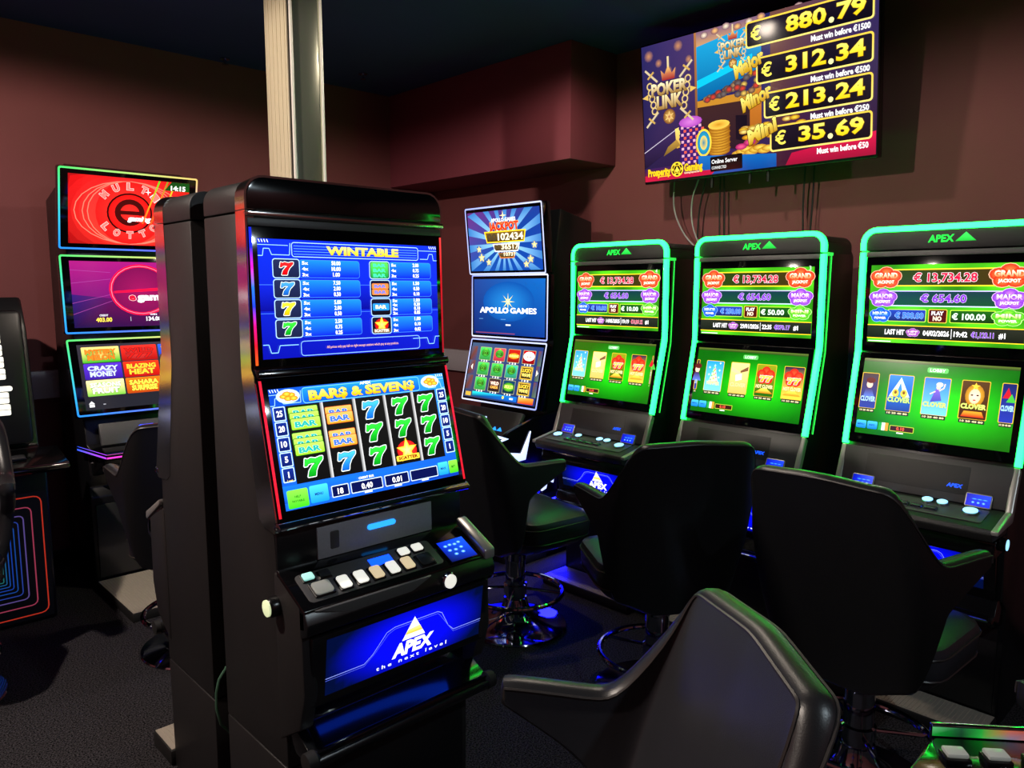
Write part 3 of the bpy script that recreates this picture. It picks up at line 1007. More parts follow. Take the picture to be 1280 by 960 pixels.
def scr_apollo_top():
    W, H = 100, 62
    c = Cv(W, H)
    c.rect4(0, 0, W, H, [(20, 70, 150), (10, 60, 150), (16, 50, 130), (90, 40, 110)])
    rays(c, 51, 28, 80, 18, (90, 180, 230), W, H)
    c.star(51, 56.5, 5, 0.9, 4, (255, 220, 110), (255, 250, 200))
    c.text('APOLLO GAMES', 51, 50.5, 3.4, WHITE, w=34, bold=0.03)
    c.text('JACKPOT', 51, 42, 7.5, (190, 10, 20), w=41, col2=(250, 60, 40), bold=0.08, ol=(250, 190, 40), oo=0.025)
    for x0, x1, y0, y1, t, cc, w_ in ((23, 81, 29, 41, '00102434', (255, 200, 30), 50), (34, 72, 19.5, 28, '0036517', (215, 215, 220), 34), (41, 66, 12.5, 18.7, '0010731', (190, 110, 50), 22)):
        c.poly([(x0 + 3, y0), (x1 - 3, y0), (x1, y1), (x0, y1)], cc)
        c.poly([(x0 + 4, y0 + 1.3), (x1 - 4, y0 + 1.3), (x1 - 2, y1 - 1.3), (x0 + 2, y1 - 1.3)], (60, 40, 10), (110, 80, 30))
        c.text(t[:2], (x0 + x1) / 2 - w_ / 2, y0 + 2.6, (y1 - y0) * .55, (70, 60, 40), w=w_ * .27, al='l', bold=0.05)
        c.text(t[2:], (x0 + x1) / 2 + w_ / 2, y0 + 2.6, (y1 - y0) * .55, (255, 245, 200), w=w_ * .7, al='r', bold=0.06, ol=(50, 30, 0), oo=0.02)
    for x, y, r in ((14, 23, 4), (17, 14, 5), (27, 9, 4), (85, 11, 4.6), (91, 25, 4), (79, 6, 4)):
        c.ell(x, y, r, r, (60, 90, 150), (120, 150, 190), n=12)
        c.star(x, y, r, r * 0.4, 5, (240, 200, 60), (255, 250, 190))
    return c


def scr_apollo_mid():
    W, H = 100, 62
    c = Cv(W, H)
    c.rect4(0, 0, W, H, [(10, 30, 96), (10, 50, 130), (10, 90, 170), (30, 60, 130)])
    c.ell(50, 37, 36, 22, (10, 70, 148), (30, 120, 190), n=24)
    c.star(50, 37, 10, 1.6, 8, (255, 225, 60), (255, 255, 190))
    c.star(50, 37, 6, 1.6, 4, (255, 240, 110), (255, 255, 210), rot=PI / 4)
    c.text('APOLLO', 9, 24.5, 5.6, WHITE, w=42, al='l', bold=0.05)
    c.text('GAMES', 53, 24.5, 5.6, WHITE, w=36, al='l', bold=0.03)
    c.rect(47, 10.5, 54, 12, (225, 235, 245))
    c.rect(8, 17, 14, 17.6, (90, 140, 190))
    c.rect(40, 17, 47, 17.6, (90, 140, 190))
    c.rect(3, 1.2, 60, 2.2, (130, 60, 90))
    return c


def scr_apollo_low():
    W, H = 100, 62
    c = Cv(W, H)
    c.rect4(0, 0, W, H, [(50, 60, 90), (20, 40, 100), (30, 50, 110), (60, 80, 110)])
    kinds = [[0, 1, 2, 3], [0, 0, 4, 5], [0, 6, 7, 5]]
    for r in range(3):
        for k in range(4):
            x, y = 13 + 20.5 * k, 43 - 17 * r
            kd = kinds[r][k]
            bg = [(70, 200, 90), (240, 70, 90), (190, 30, 20), (190, 10, 20), (60, 190, 150), (30, 24, 20), (60, 40, 40), (20, 60, 90)][kd]
            c.rr(x, y, x + 17, y + 15, 1, (150, 150, 110))
            c.rr(x + .6, y + .6, x + 16.4, y + 14.4, 1, mixc(bg, BLACK, 0.35), bg)
            if kd in (0, 1, 4):
                c.ell(x + 8.5, y + 8.5, 6, 4.6, (20, 110, 30), (110, 230, 70), n=12)
                c.poly([(x + 3, y + 10), (x + 14, y + 10), (x + 8.5, y + 14)], (30, 130, 40), (120, 220, 60))
                c.text('JOKER', x + 8.5, y + 6.6, 2.8, (40, 30, 10), w=9, bold=0.05)
            elif kd == 2:
                c.ell(x + 8.5, y + 7.5, 7.5, 3.4, (220, 90, 10), (255, 220, 60), n=12)
                c.text('BURNING', x + 8.5, y + 6.2, 2.6, (250, 235, 120), w=13, bold=0.06, ol=(120, 10, 0))
            elif kd == 3:
                c.ell(x + 8.5, y + 8.5, 7.5, 5, WHITE, n=14)
                c.ell(x + 8.5, y + 7, 4, 3.6, (240, 200, 180), n=12)
                c.ell(x + 8.5, y + 10.6, 5.6, 2.2, (235, 235, 240), n=12)
                c.ell(x + 8.5, y + 5.6, 5, 1.8, (230, 230, 235), n=12)
                c.ell(x + 6.7, y + 8, .6, .6, BLACK, n=6)
                c.ell(x + 10.3, y + 8, .6, .6, BLACK, n=6)
            elif kd == 5:
                c.frame(x + 1, y + 1, x + 16, y + 14, 1, 0.8, (250, 190, 60))
                c.text('LUCKY', x + 8.5, y + 8.6, 3.4, (250, 205, 60), w=13, bold=0.07)
                c.text('WAVE', x + 8.5, y + 3.8, 3.4, (250, 225, 110), w=12, bold=0.07)
            elif kd == 6:
                c.text('WILD', x + 8.5, y + 8, 3.4, (250, 220, 200), w=12, bold=0.07, ol=(170, 40, 20))
                c.text('CARDS', x + 8.5, y + 4, 2.6, (250, 180, 80), w=11, bold=0.07, ol=(90, 20, 20))
            else:
                c.ell(x + 8.5, y + 7.5, 8, 5, (40, 110, 20), (140, 240, 60), n=12)
                c.text('MULTI', x + 8.5, y + 6.2, 3.2, (240, 250, 120), w=11, bold=0.06, ol=(20, 70, 10))
            c.text('1 2 5', x + 8.5, y - 1.6, 1.8, WHITE, w=9, bold=0.06)
    for y in (42, 26, 9):
        c.rect4(0, y, 9, y + 16, [(90, 50, 40), (60, 60, 100), (110, 60, 50), (60, 80, 110)])
        c.rect4(95, y, 100, y + 16, [(70, 90, 60), (90, 110, 90), (60, 60, 110), (110, 60, 60)])
    for sx, x in ((-1, 6), (1, 96)):
        c.poly([(x, 31), (x, 38), (x + sx * 2.6, 34.5)], (250, 240, 220))
    c.rect4(12, 1.5, 76, 7, [(10, 60, 110), (20, 90, 190), (20, 110, 200), (40, 220, 220)])
    c.rect4(78, 1, 98, 7.5, [(230, 70, 20), (190, 30, 20), (240, 150, 50), (250, 190, 90)])
    c.rect(2, 1.5, 10, 6, (200, 160, 60))
    c.ell(57, 4.5, 1.5, 1.8, (240, 220, 90), n=8)
    c.rect(66, 3.2, 71, 5.2, (210, 230, 240))
    return c


def scr_lotto_top():
    W, H = 100, 60
    c = Cv(W, H)
    c.rect4(0, 0, W, H, [(120, 6, 8), (170, 10, 14), (190, 16, 18), (150, 8, 12)])
    for k, r in enumerate((62, 55, 48, 42, 36)):
        pts = [(min(W, max(0, 50 + r * math.cos(2 * PI * j / 28))), min(H, max(0, 29 + r * 0.75 * math.sin(2 * PI * j / 28)))) for j in range(28)]
        c.poly(pts, mixc((150, 8, 10), (250, 60, 44), k / 5), mixc((190, 12, 14), (240, 40, 40), k / 5))
    for r in (40, 34.5, 31):
        c.ring(50, 29, r * 1.15, min(r, 28.5), 0.8, (255, 110, 90))
    c.ell(49, 29, 28, 28, (225, 20, 20), (255, 50, 40), n=28)
    c.ell(49, 29, 19, 18, (40, 4, 4), n=28)
    c.ell(49, 29, 17.5, 16.5, (200, 14, 14), (250, 40, 34), n=28)
    c.ring(49, 29.5, 12.5, 12, 4.6, (60, 6, 6))
    c.rect(40, 27.5, 61, 31, (60, 6, 6))
    c.rect(54, 21.5, 64, 27.3, (235, 26, 24))
    c.text('gaming', 47, 22.3, 4.2, WHITE, w=20, al='l', bold=0.06, shear=0.2)
    for txt, r0, a0, a1, y0 in (('MULTI', 22, 2.45, 0.7, 1), ('LOTTO', 25.5, 3.85, 5.6, -1)):
        for k, ch in enumerate(txt):
            a = a0 + (a1 - a0) * k / 4
            rot = a - PI / 2 if y0 > 0 else a + PI / 2
            c.text(ch, 49 + r0 * 1.12 * math.cos(a), 29 + (r0 - (1 if y0 > 0 else 3)) * math.sin(a), 5.6, (255, 110, 100), w=5.4, bold=0.05, ol=(255, 205, 200), oo=0.03, rot=rot)
    c.star(64, 49, 3, 0.6, 4, WHITE)
    for x, cl in ((71, (60, 190, 30)), (78, (120, 130, 30)), (85, (210, 190, 30))):
        c.poly([(x - 12, 20), (x - 10.6, 20), (x + 3.4, 60), (x + 2, 60)], (250, 80, 30), cl)
    c.poly([(78, 52), (100, 52), (100, 60), (84, 60)], (20, 70, 14), (16, 50, 10))
    c.text('14:15', 90, 52.5, 4, WHITE, w=13, bold=0.05)
    return c


def scr_lotto_mid():
    W, H = 100, 60
    c = Cv(W, H)
    c.rect4(0, 0, W, H, [(20, 10, 60), (60, 8, 60), (130, 10, 80), (60, 30, 130)])
    c.poly([(0, 30), (100, 18), (100, 60), (0, 60)], (96, 14, 96), (150, 20, 110))
    for y0, y1 in ((40, 44), (52, 50), (22, 30), (12, 24)):
        c.line([(0, y0), (32, y1)], 0.35, (150, 60, 140))
    c.ell(57, 34, 27, 24, (225, 14, 60), n=30)
    c.ell(57, 34, 24, 21, (110, 10, 70), (140, 16, 80), n=30)
    c.poly([(34, 33), (84, 37), (84, 34), (34, 31)], (225, 14, 60))
    c.ring(57, 34, 25.6, 22.6, 0.6, (255, 120, 150))
    c.text('e', 46, 24.5, 6.4, (240, 20, 50), w=6, al='l', bold=0.08, ol=WHITE, oo=0.02)
    c.text('gaming', 53, 24.5, 6.2, WHITE, w=34, al='l', bold=0.08)
    c.text('403.00', 24, 5, 3.6, (250, 215, 70), w=13, bold=0.06)
    c.text('CREDIT', 24, 10, 1.6, (220, 220, 230), w=7, bold=0.03)
    c.text('134.00', 66, 5, 3.6, (240, 240, 245), w=13, bold=0.06)
    c.text('WIN', 66, 10, 1.6, (220, 220, 230), w=6, bold=0.03)
    c.rect(46, 5, 46.4, 9, (180, 180, 200))
    for x, cl in ((93, (30, 180, 40)), (98, (190, 60, 40))):
        c.line([(x - 12, 0), (x, 30)], 0.8, cl)
    return c


def scr_lotto_low():
    W, H = 100, 60
    c = Cv(W, H)
    c.rect(0, 0, W, H, (26, 26, 34), (44, 40, 50))
    tl = [[((40, 160, 30), (240, 210, 120), 'MYSTERY', 'MELON', (240, 120, 30)), ((150, 10, 10), (220, 40, 30), 'WILD', '777', (190, 20, 16)), ((20, 40, 160), (40, 90, 200), 'TREASURE', 'BOX', (250, 230, 60))],
          [((50, 20, 140), (80, 40, 190), 'CRAZY', 'MONEY', (190, 200, 255)), ((170, 10, 10), (220, 50, 20), 'BLAZING', 'HEAT', (250, 190, 50)), ((20, 110, 20), (60, 170, 30), '100', 'CLOVER', (240, 240, 80))],
          [((110, 180, 60), (250, 230, 160), 'SEASONS', 'FRUIT', (250, 245, 220)), ((170, 60, 10), (210, 110, 20), 'SAHARA', 'SURPRISE', (255, 225, 70)), ((190, 20, 10), (230, 120, 30), 'SPIN', 'ROLLER', (255, 230, 90))]]
    for r in range(3):
        for k in range(3):
            a, b, t1, t2, tc = tl[r][k]
            x, y = 3 + 32 * k, 43 - 15.4 * r
            c.rr(x, y, x + 30.5, y + 14.6, 0.8, a, b)
            c.ell(x + 15, y + 7, 12, 5.6, mixc(a, WHITE, 0.1), mixc(b, tc, 0.3), n=12)
            c.text(t1, x + 15.2, y + 8.2, 3.8, tc, w=25, bold=0.06, ol=(20, 20, 20), oo=0.03)
            c.text(t2, x + 15.2, y + 2.6, 4.4, tc, w=22, bold=0.06, ol=(20, 20, 20), oo=0.03)
    c.rect(0, 0, W, 10, (30, 30, 38))
    c.rect(3, 2.5, 7, 5, (225, 225, 225))
    c.poly([(2.6, 5.4), (7.4, 5.4), (5, 8)], (225, 225, 225))
    c.rect(14, 4, 16, 4.8, (150, 150, 160))
    return c


# ------------------------------------------------------------------ the room
def struct(name, b, m, **kw):
    return b.build(name, m, None, kind='structure', **kw)


X0, X1, Y0, Y1, ZC = ROOM_X0, ROOM_X1, ROOM_Y0, ROOM_Y1, ROOM_Z
struct('floor', MB().box(X0 - .1, X1 + .1, Y0 - .1, Y1 + .1, -0.1, 0), 'carpet')
struct('ceiling', MB().box(X0 - .1, X1 + .1, Y0 - .1, Y1 + .1, ZC, ZC + 0.1), 'ceiling')
struct('wall_back', MB().box(X0 - .1, X1 + .1, Y1, Y1 + .1, 0, ZC), 'wall')
struct('wall_right', MB().box(X1, X1 + .1, Y0, Y1, 0, ZC), 'wall')
struct('wall_left', MB().box(X0 - .1, X0, Y0, Y1, 0, ZC), 'wall')
struct('wall_front', MB().box(X0 - .1, X1 + .1, Y0 - .1, Y0, 0, ZC), 'wall')
struct('trim_1', MB().box(3.43, X1, 3.12, Y1, 2.355, ZC), 'bulkhead', bevel=0.004)
for nm, b in (('baseboard_back', MB().box(X0, X1, Y1 - .015, Y1, 0, 0.09)), ('baseboard_right', MB().box(X1 - .015, X1, Y0, Y1 - .015, 0, 0.09))):
    struct(nm, b, 'black_satin', bevel=0.003)

# plastic cable trunking at dado height
t = thing('cable_trunking', 'pale plastic cable trunking along the back wall beside the red lotto machine', 'trunking', (1.7, Y1, 0))
MB().box(-1.6, 2.1, -0.05, 0, 0.985, 1.14).build('channel', 'trunking', t, 0.004)
MB().box(-1.6, 2.1, -0.054, -0.05, 1.0, 1.125).build('cover', 'trunking', t, 0.001)
for x in (-0.62, 0.9):
    MB().box(x, x + 0.085, -0.06, -0.054, 1.02, 1.105).build('socket', 'trunking', t, 0.004)
t = thing('cable_trunking', 'pale plastic cable trunking along the right wall behind the blue-lit machine', 'trunking', (X1, 4.0, 0))
MB().box(-0.05, 0, -0.5, 0.88, 0.96, 1.125).build('channel', 'trunking', t, 0.004)
MB().box(-0.054, -0.05, -0.5, 0.88, 0.975, 1.11).build('cover', 'trunking', t, 0.001)

# post behind the machines
t = thing('column', 'tall cream and mirror faced post rising to the ceiling behind the nearest machine', 'column', (1.645, 3.06, 0))
MB().box(-0.064, 0.064, -0.105, 0.105, 0, ZC).build('core', 'black_satin', t)
MB().box(-0.072, -0.064, -0.082, 0.105, 0, ZC).build('cream_face', 'post_face', t, 0.001, label='cream ribbed face of the post')
MB().box(-0.058, 0.062, -0.112, -0.105, 0, ZC).build('mirror_face', 'post_mirror', t, 0.001, label='grey mirror face of the post')
for x in (-0.072, 0.062):
    MB().box(x, x + 0.009, -0.118, -0.105, 0, ZC).build('corner_strip', 'post_edge', t, 0.001)
for k in range(5):
    MB().box(-0.0745, -0.072, -0.07 + 0.034 * k, -0.062 + 0.034 * k, 0, ZC).build('rib', 'post_face', t)

# ceiling downlights and the added fill lamp
for k, (x, y, wt, cl, ang, bl) in enumerate(LAMPS):
    lab = ['round ceiling downlight in the middle of the room', 'round ceiling downlight over the left aisle', 'added cool fill lamp on the ceiling behind the camera'][k]
    t = thing('ceiling_downlight', lab, 'downlight', (x, y, ZC), 0, 'ceiling downlights')
    MB().lathe([(0.075, 0.0), (0.075, -0.012), (0.06, -0.016), (0.055, -0.004), (0.055, 0.0)], 24).build('trim_ring', 'black_satin', t)
    MB().lathe([(0.05, -0.001), (0.05, -0.004)], 20).build('lens', 'lamp_glow', t)
    ld = bpy.data.lights.new('downlight', 'SPOT')
    ld.energy = wt
    ld.color = cl
    ld.spot_size = math.radians(ang)
    ld.spot_blend = bl
    ld.shadow_soft_size = 0.045
    lo = bpy.data.objects.new('downlight_bulb', ld)
    COL.objects.link(lo)
    lo.parent = t
    lo.location = (0, 0, -0.03)
for x, y, lab in ((2.14, 4.85, 'tiny sprinkler head on the ceiling left of the post'), (2.95, 4.55, 'tiny sprinkler head on the ceiling right of the post')):
    t = thing('ceiling_sprinkler', lab, 'sprinkler', (x, y, ZC), 0, 'ceiling sprinklers')
    MB().lathe([(0.03, 0), (0.03, -0.006), (0.01, -0.01), (0.008, -0.03)], 12).build('stem', 'chrome', t)
    MB().lathe([(0.004, -0.03), (0.018, -0.034), (0.018, -0.037), (0.004, -0.04)], 12).build('deflector', 'chrome', t)


# ------------------------------------------------------------------ machine pieces
def plate(parent, x0, x1, y0, y1, h=0.05, ribs=True):
    MB().box(x0, x1, y0, y1, 0, h).build('foot_plate', 'rubber', parent, 0.006)
    b = MB()
    b.box(x0 + .006, x1 - .006, y0 + .006, y1 - .006, h, h + 0.002)
    n = int((x1 - x0 - .03) / 0.014)
    for k in range(n):
        xx = x0 + .015 + k * 0.014
        b.box(xx, xx + 0.007, y0 + .012, y1 - .012, h + 0.002, h + 0.004)
    b.build('tread_plate', 'alu_plate', parent, label='ribbed pale metal tread')


def screen_on(cv, name, parent, xc, w, zb, yb, zt, yt, m='screen', label=None):
    up = Vector((0, yt - yb, zt - zb))
    return cv.build(name, m, parent, (xc - w / 2, yb, zb), (1, 0, 0), up, w, up.length, label)


def slab(parent, name, m, x0, x1, zb, yb, zt, yt, th, bevel=0.003, label=None):
    """upright slab whose front face runs from (yb, zb) to (yt, zt); thickness th backwards"""
    up = Vector((0, yt - yb, zt - zb)).normalized()
    nb = Vector((0, up.z, -up.y)) * th
    pts = [(yb, zb), (yt, zt), (yt + nb.y, zt + nb.z), (yb + nb.y, zb + nb.z)]
    return MB().prism(pts, 'x', x0, x1).build(name, m, parent, bevel, label=label)


def grad_strip(parent, name, x0, x1, zb, yb, zt, yt, cols, m='led_attr', label=None):
    n = len(cols)
    c = Cv(1, n - 1)
    pts, fs, cc = [], [], []
    for k in range(n):
        pts += [(0, k), (1, k)]
        cc += [cols[k], cols[k]]
        if k:
            fs.append([2 * k - 2, 2 * k - 1, 2 * k + 1, 2 * k])
    c.raw(pts, fs, cc)
    up = Vector((0, yt - yb, zt - zb))
    return c.build(name, m, parent, (x0, yb, zb), (1, 0, 0), up, x1 - x0, up.length, label)


def deck_M(P, up):
    """frame sitting on a sloping deck: local z = deck normal, y = up the slope"""
    y = Vector(up).normalized()
    x = Vector((1, 0, 0))
    z = x.cross(y)
    M = Matrix((x, y, z)).transposed().to_4x4()
    M.translation = Vector(P)
    return M


def key(parent, P, up, w, d, h, m, rim='ring_black', label=None):
    w, d = w * 1.14, d * 1.14
    M = deck_M(P, up)
    o = MB().box(-w / 2 - .003, w / 2 + .003, -d / 2 - .003, d / 2 + .003, 0, h * 0.6).build('button', rim, parent, 0.002, 1, M=M, label=label)
    MB().prism(rrpts(-w / 2, -d / 2, w / 2, d / 2, min(w, d) * 0.2, 3), 'z', h * 0.6, h).build('button_cap', m, o, 0.0025, 2, M=M)
    return o


def round_key(parent, P, up, r, h, m, rim='chrome', label=None):
    M = deck_M(P, up)
    o = MB().lathe([(r, 0), (r, h * .5), (r * .85, h * .6)], 20).build('button', rim, parent, M=M, label=label)
    MB().lathe([(r * .84, h * .4), (r * .84, h * .8), (r * .6, h), (0.001, h * 1.05)], 20).build('button_cap', m, o, M=M)
    return o


def slot_machine(label, loc, rotz, with_plate=False, group=None):
    """tall upright cabinet with two stacked screens; local front looks along -y"""
    t = thing('slot_machine', label, 'slot machine', loc, rotz, group)
    HW = 0.30
    D = 0.262
    # body, split at the side seam
    prof = [(D, .383), (D, 1.785), (0.004, 1.785), (0.004, 1.40), (-0.01, 1.385), (-0.10, 1.02), (-0.075, 0.995), (-0.082, .905), (-.09, .75), (-0.10, .5), (-.105, .383)]
    HS = HW - .004
    MB().prism(prof, 'x', -HS, HS).build('cabinet', 'black_paint', t, 0.004)
    MB().prism([(D, .0), (D, .379), (-.105, .379), (-.10, 0)], 'x', -HS, HS).build('base', 'black_paint', t, 0.004)
    MB().box(-HW + .025, HW - .025, -.112, -.1, .03, .36).build('base_door', 'black_satin', t, 0.004)
    # hood with rounded shoulders
    MB().prism(rrpts(-HS, 1.789, HS, 1.868, 0.045, 6, (0, 0, 1, 1)), 'y', 0.004, D).build('hood', 'black_paint', t, 0.003)
    MB().prism(rrpts(-HW + .003, 1.792, HW - .003, 1.870, 0.047, 6, (0, 0, 1, 1)), 'y', -.002, .01).build('hood_front', 'black_gloss', t, 0.003)
    MB().box(-HW - .002, HW + .002, -0.012, 0.01, 1.774, 1.789).build('hood_lip', 'chrome_brushed', t, 0.005)
    slab(t, 'brow', 'dark_panel', -HW + .004, HW - .004, 1.752, -.002, 1.772, 0.0, 0.01, 0.001)
    # bright trims that flare out towards the front: one arch over the hood, one strip down each side
    pts = [(p, q) for p, q in rrpts(-HW, 1.7915, HW, 1.873, .05, 6, (0, 0, 1, 1))]
    arch = [pts[0]] + pts[:1:-1] + [pts[1]]
    rings = []
    for k, (x, z) in enumerate(arch):
        a_, b_ = arch[max(k - 1, 0)], arch[min(k + 1, len(arch) - 1)]
        tx, tz = b_[0] - a_[0], b_[1] - a_[1]
        L = math.hypot(tx, tz)
        n_ = Vector((-tz / L, 0, tx / L))
        P = Vector((x, 0, z))
        rings.append([P - n_ * .02, P + n_ * .002, P - n_ * .0025 + Vector((0, .062, 0)), P - n_ * .02 + Vector((0, .062, 0))])
    MB().loft(rings).build('hood_trim', 'chrome_brushed', t, 0, ang=.5, label='polished trim over the hood')
    for s in (-1, 1):
        path = [(0.0, 1.789), (0.0, 1.40), (-0.012, 1.385), (-0.104, 1.02), (-0.09, 1.0)]
        rear = [(0.062, 1.789), (0.068, 1.40), (0.066, 1.37), (0.0, 1.02), (-0.03, 1.0)]
        rings = []
        for (y, z), (yr, zr) in zip(path, rear):
            rings.append([(s * (HW - .02), y, z), (s * (HW + .002), y, z), (s * (HW - .0025), yr, zr), (s * (HW - .02), yr, zr)])
        MB().loft(rings).build('side_trim', 'chrome_brushed', t, 0, label='polished side trim')
    # upper display
    ub = slab(t, 'upper_bezel', 'bezel_glass', -HW + .003, HW - .003, 1.398, -.014, 1.752, -.004, 0.012)
    screen_on(scr_wintable(), 'upper_screen', t, 0, .552, 1.424, -.0137, 1.722, -.0053, label='blue win table screen')
    blue_red = [(250, 90, 20), (255, 20, 40), (230, 10, 130), (30, 60, 250), (40, 120, 250), (230, 20, 200), (20, 40, 250), (10, 30, 200)]
    grad_strip(ub, 'led_strip', -HW + .004, -HW + .011, 1.41, -.0140, 1.748, -.0045, blue_red)
    grad_strip(ub, 'led_strip', HW - .011, HW - .005, 1.41, -.0140, 1.748, -.0045, [(150, 10, 30), (170, 10, 30), (190, 14, 30), (255, 60, 60)])
    # lip between the displays
    MB().prism([(-0.03, 1.378), (-0.034, 1.386), (-0.03, 1.398), (0.0, 1.402), (0.0, 1.378)], 'x', -HW + .002, HW - .002).build('middle_lip', 'black_gloss', t, 0.002)
    # lower display
    lb = slab(t, 'lower_bezel', 'bezel_glass', -HW + .003, HW - .003, 1.028, -.110, 1.378, -.022, 0.02)
    screen_on(scr_bars(), 'lower_screen', t, 0, .55, 1.055, -.1032, 1.350, -.0290, label='fruit machine reels screen')
    for x in (-HW + .004, HW - .011):
        grad_strip(lb, 'led_strip', x, x + .007, 1.04, -.1072, 1.372, -.0238, [(225, 20, 40), (235, 30, 60), (225, 20, 50)])
    MB().prism([(-0.088, 1.008), (-0.118, 1.010), (-0.124, 1.02), (-0.112, 1.03), (-0.088, 1.032)], 'x', -HW - .002, HW + .002).build('screen_lip', 'chrome', t, 0.003, label='chrome lip under the lower screen')
    # note acceptor fascia
    slab(t, 'fascia', 'black_satin', -HW + .006, HW - .006, .903, -.086, 1.008, -.084, 0.01, 0.002)
    fp = slab(t, 'acceptor_plate', 'acceptor_grey', -.185, .183, .905, -.0905, .99, -.089, 0.008, 0.002, label='grey metal note acceptor plate')
    MB().prism(rrpts(-.035, .951, .055, .966, .0075, 4), 'y', -.094, -.088).build('acceptor_slot', 'led_cyan', fp, 0.001, label='glowing blue note slot')
    MB().prism(rrpts(-.148, .925, -.122, .972, .004, 3), 'y', -.0915, -.088).build('card_slot', 'dark_panel', fp, 0.001)
    # button deck
    up = Vector((0, .12, .06))
    MB().prism([(-.085, .906), (-.10, .9), (-.222, .84), (-.222, .79), (-.085, .76)], 'x', -HW + .001, HW - .001).build('button_deck', 'black_gloss', t, 0.004)

    def on(x, y, dz=0.0):
        return (x, y, .9 + (y + .10) * .5 + dz)
    pl = MB().prism(rrpts(-.272, -.048, .138, .048, .012, 3), 'z', 0.0006, 0.003).build('deck_plate', 'grey_panel', t, 0.001, M=deck_M(on(0, -.163), up))
    key(t, on(-.226, -.177), up, .044, .036, .013, 'btn_grey')
    for x, m in ((-.166, 'btn_white'), (-.117, 'btn_white'), (-.069, 'btn_warm'), (-.019, 'btn_white'), (.029, 'btn_warm')):
        key(t, on(x, -.179), up, .027, .036, .013, m)
    key(t, on(.086, -.183), up, .04, .036, .013, 'btn_off')
    key(t, on(-.242, -.136), up, .026, .02, .012, 'btn_teal')
    key(t, on(-.198, -.139), up, .026, .02, .012, 'btn_off')
    key(t, on(.043, -.141), up, .028, .022, .012, 'btn_white')
    key(t, on(.089, -.140), up, .028, .022, .012, 'btn_white')
    MB().box(-.034, .034, -.014, .014, .001, .0045).build('glow_pad', 'led_blue', t, 0.001, M=deck_M(on(-.032, -.145), up))
    # blue ticket display at the right of the deck
    c = Cv(100, 80)
    c.rect4(0, 0, 100, 80, [(6, 10, 60), (10, 30, 150), (20, 80, 230), (10, 40, 190)])
    for k, (x, y) in enumerate(((20, 60), (38, 62), (56, 60), (74, 64), (24, 42), (46, 40), (70, 44), (36, 24), (64, 26))):
        c.ell(x, y, 8, 5, (20, 90, 250), (150, 225, 255), n=10)
    dd = MB().box(-.05, .05, -.044, .044, .0, .006).build('deck_display', 'black_gloss', t, 0.002, M=deck_M(on(.2, -.180), up), label='blue lit display on the deck')
    Mx = deck_M(on(.2, -.180), up)
    c.build('display_face', 'screen', dd, Mx @ Vector((-.046, -.04, .0062)), (1, 0, 0), up, .092, .08)
    MB().prism([(-.098, .905), (-.098, .925), (-.230, .858), (-.230, .828)], 'x', HW - .035, HW + .004).build('deck_rail', 'silver_rail', t, 0.006, label='silver rail at the end of the deck')
    # apron under the deck
    MB().prism([(-.276, .838), (-.173, .806), (.003, .806), (.076, .836)], 'y', -.234, -.222).build('apron', 'grey_panel', t, 0.004, label='angled apron under the buttons')
    MB().prism([(-.222, .836), (-.236, .806), (-.232, .78), (-.19, .76), (-.19, .836)], 'x', -HW + .001, HW - .001).build('deck_skirt', 'black_satin', t, 0.004)
    Mr = Matrix.Rotation(PI / 2, 4, 'X')
    Mr.translation = Vector((.126, -.234, .808))
    o = MB().lathe([(.024, 0), (.024, .007), (.02, .01)], 22).build('start_button', 'chrome', t, M=Mr, label='glowing white round start button')
    MB().lathe([(.02, .006), (.019, .014), (.001, .017)], 22).build('button_cap', 'btn_white', o, M=Mr)
    # side wings of the console, with the round lock button
    for s in (-1, 1):
        MB().prism([(-.07, .90), (-.10, .895), (-.205, .845), (-.21, .62), (-.18, .52), (-.07, .45)], 'x', s * (HW - .04), s * (HW + .0)).build('console_wing', 'black_paint', t, 0.008)
    Ms = Matrix.Rotation(-PI / 2, 4, 'Y')
    Ms.translation = Vector((-HW + .001, -.085, .815))
    o = MB().lathe([(.026, 0), (.026, .02), (.022, .026)], 22).build('side_button', 'ring_black', t, M=Ms, label='pale round button on the side')
    MB().lathe([(.021, .02), (.021, .03), (.001, .034)], 22).build('button_cap', 'btn_cream', o, M=Ms)
    # belly glass
    slab(t, 'belly_frame', 'black_satin', -HW + .02, HW - .015, .575, -.198, .765, -.222, 0.1, 0.006)
    screen_on(scr_belly(), 'belly_glass', t, .012, .505, .60, -.2016, .752, -.2208, 'belly', label='lit blue belly glass with white lettering')
    # coin tray
    tr = MB()
    tr.prism([(-.09, .575), (-.135, .575), (-.13, .505), (-.205, .468), (-.222, .474), (-.226, .45), (-.21, .435), (-.09, .43)], 'x', -HW + .012, HW - .012)
    tr.build('coin_tray', 'black_gloss', t, 0.003)
    MB().box(-.235, .25, -.172, -.16, .568, .574).build('tray_light', 'led_blue', t, .001, label='blue strip light over the tray')
    MB().prism([(-.205, .455), (-.23, .462), (-.236, .45), (-.226, .432), (-.2, .43)], 'x', -HW - .002, HW + .002).build('tray_bar', 'black_satin', t, .004, label='padded bar at the tray lip')
    for s in (-1, 1):
        MB().lathe([(.012, s * (HW + .006)), (.024, s * (HW + .004)), (.026, s * (HW - .02)), (.018, s * (HW - .03))], 14, (-.212, .452), 'x').build('bar_end', 'rubber', t)
    if with_plate:
        plate(t, -.31, .31, -.27, -.1, 0.055)
    return t


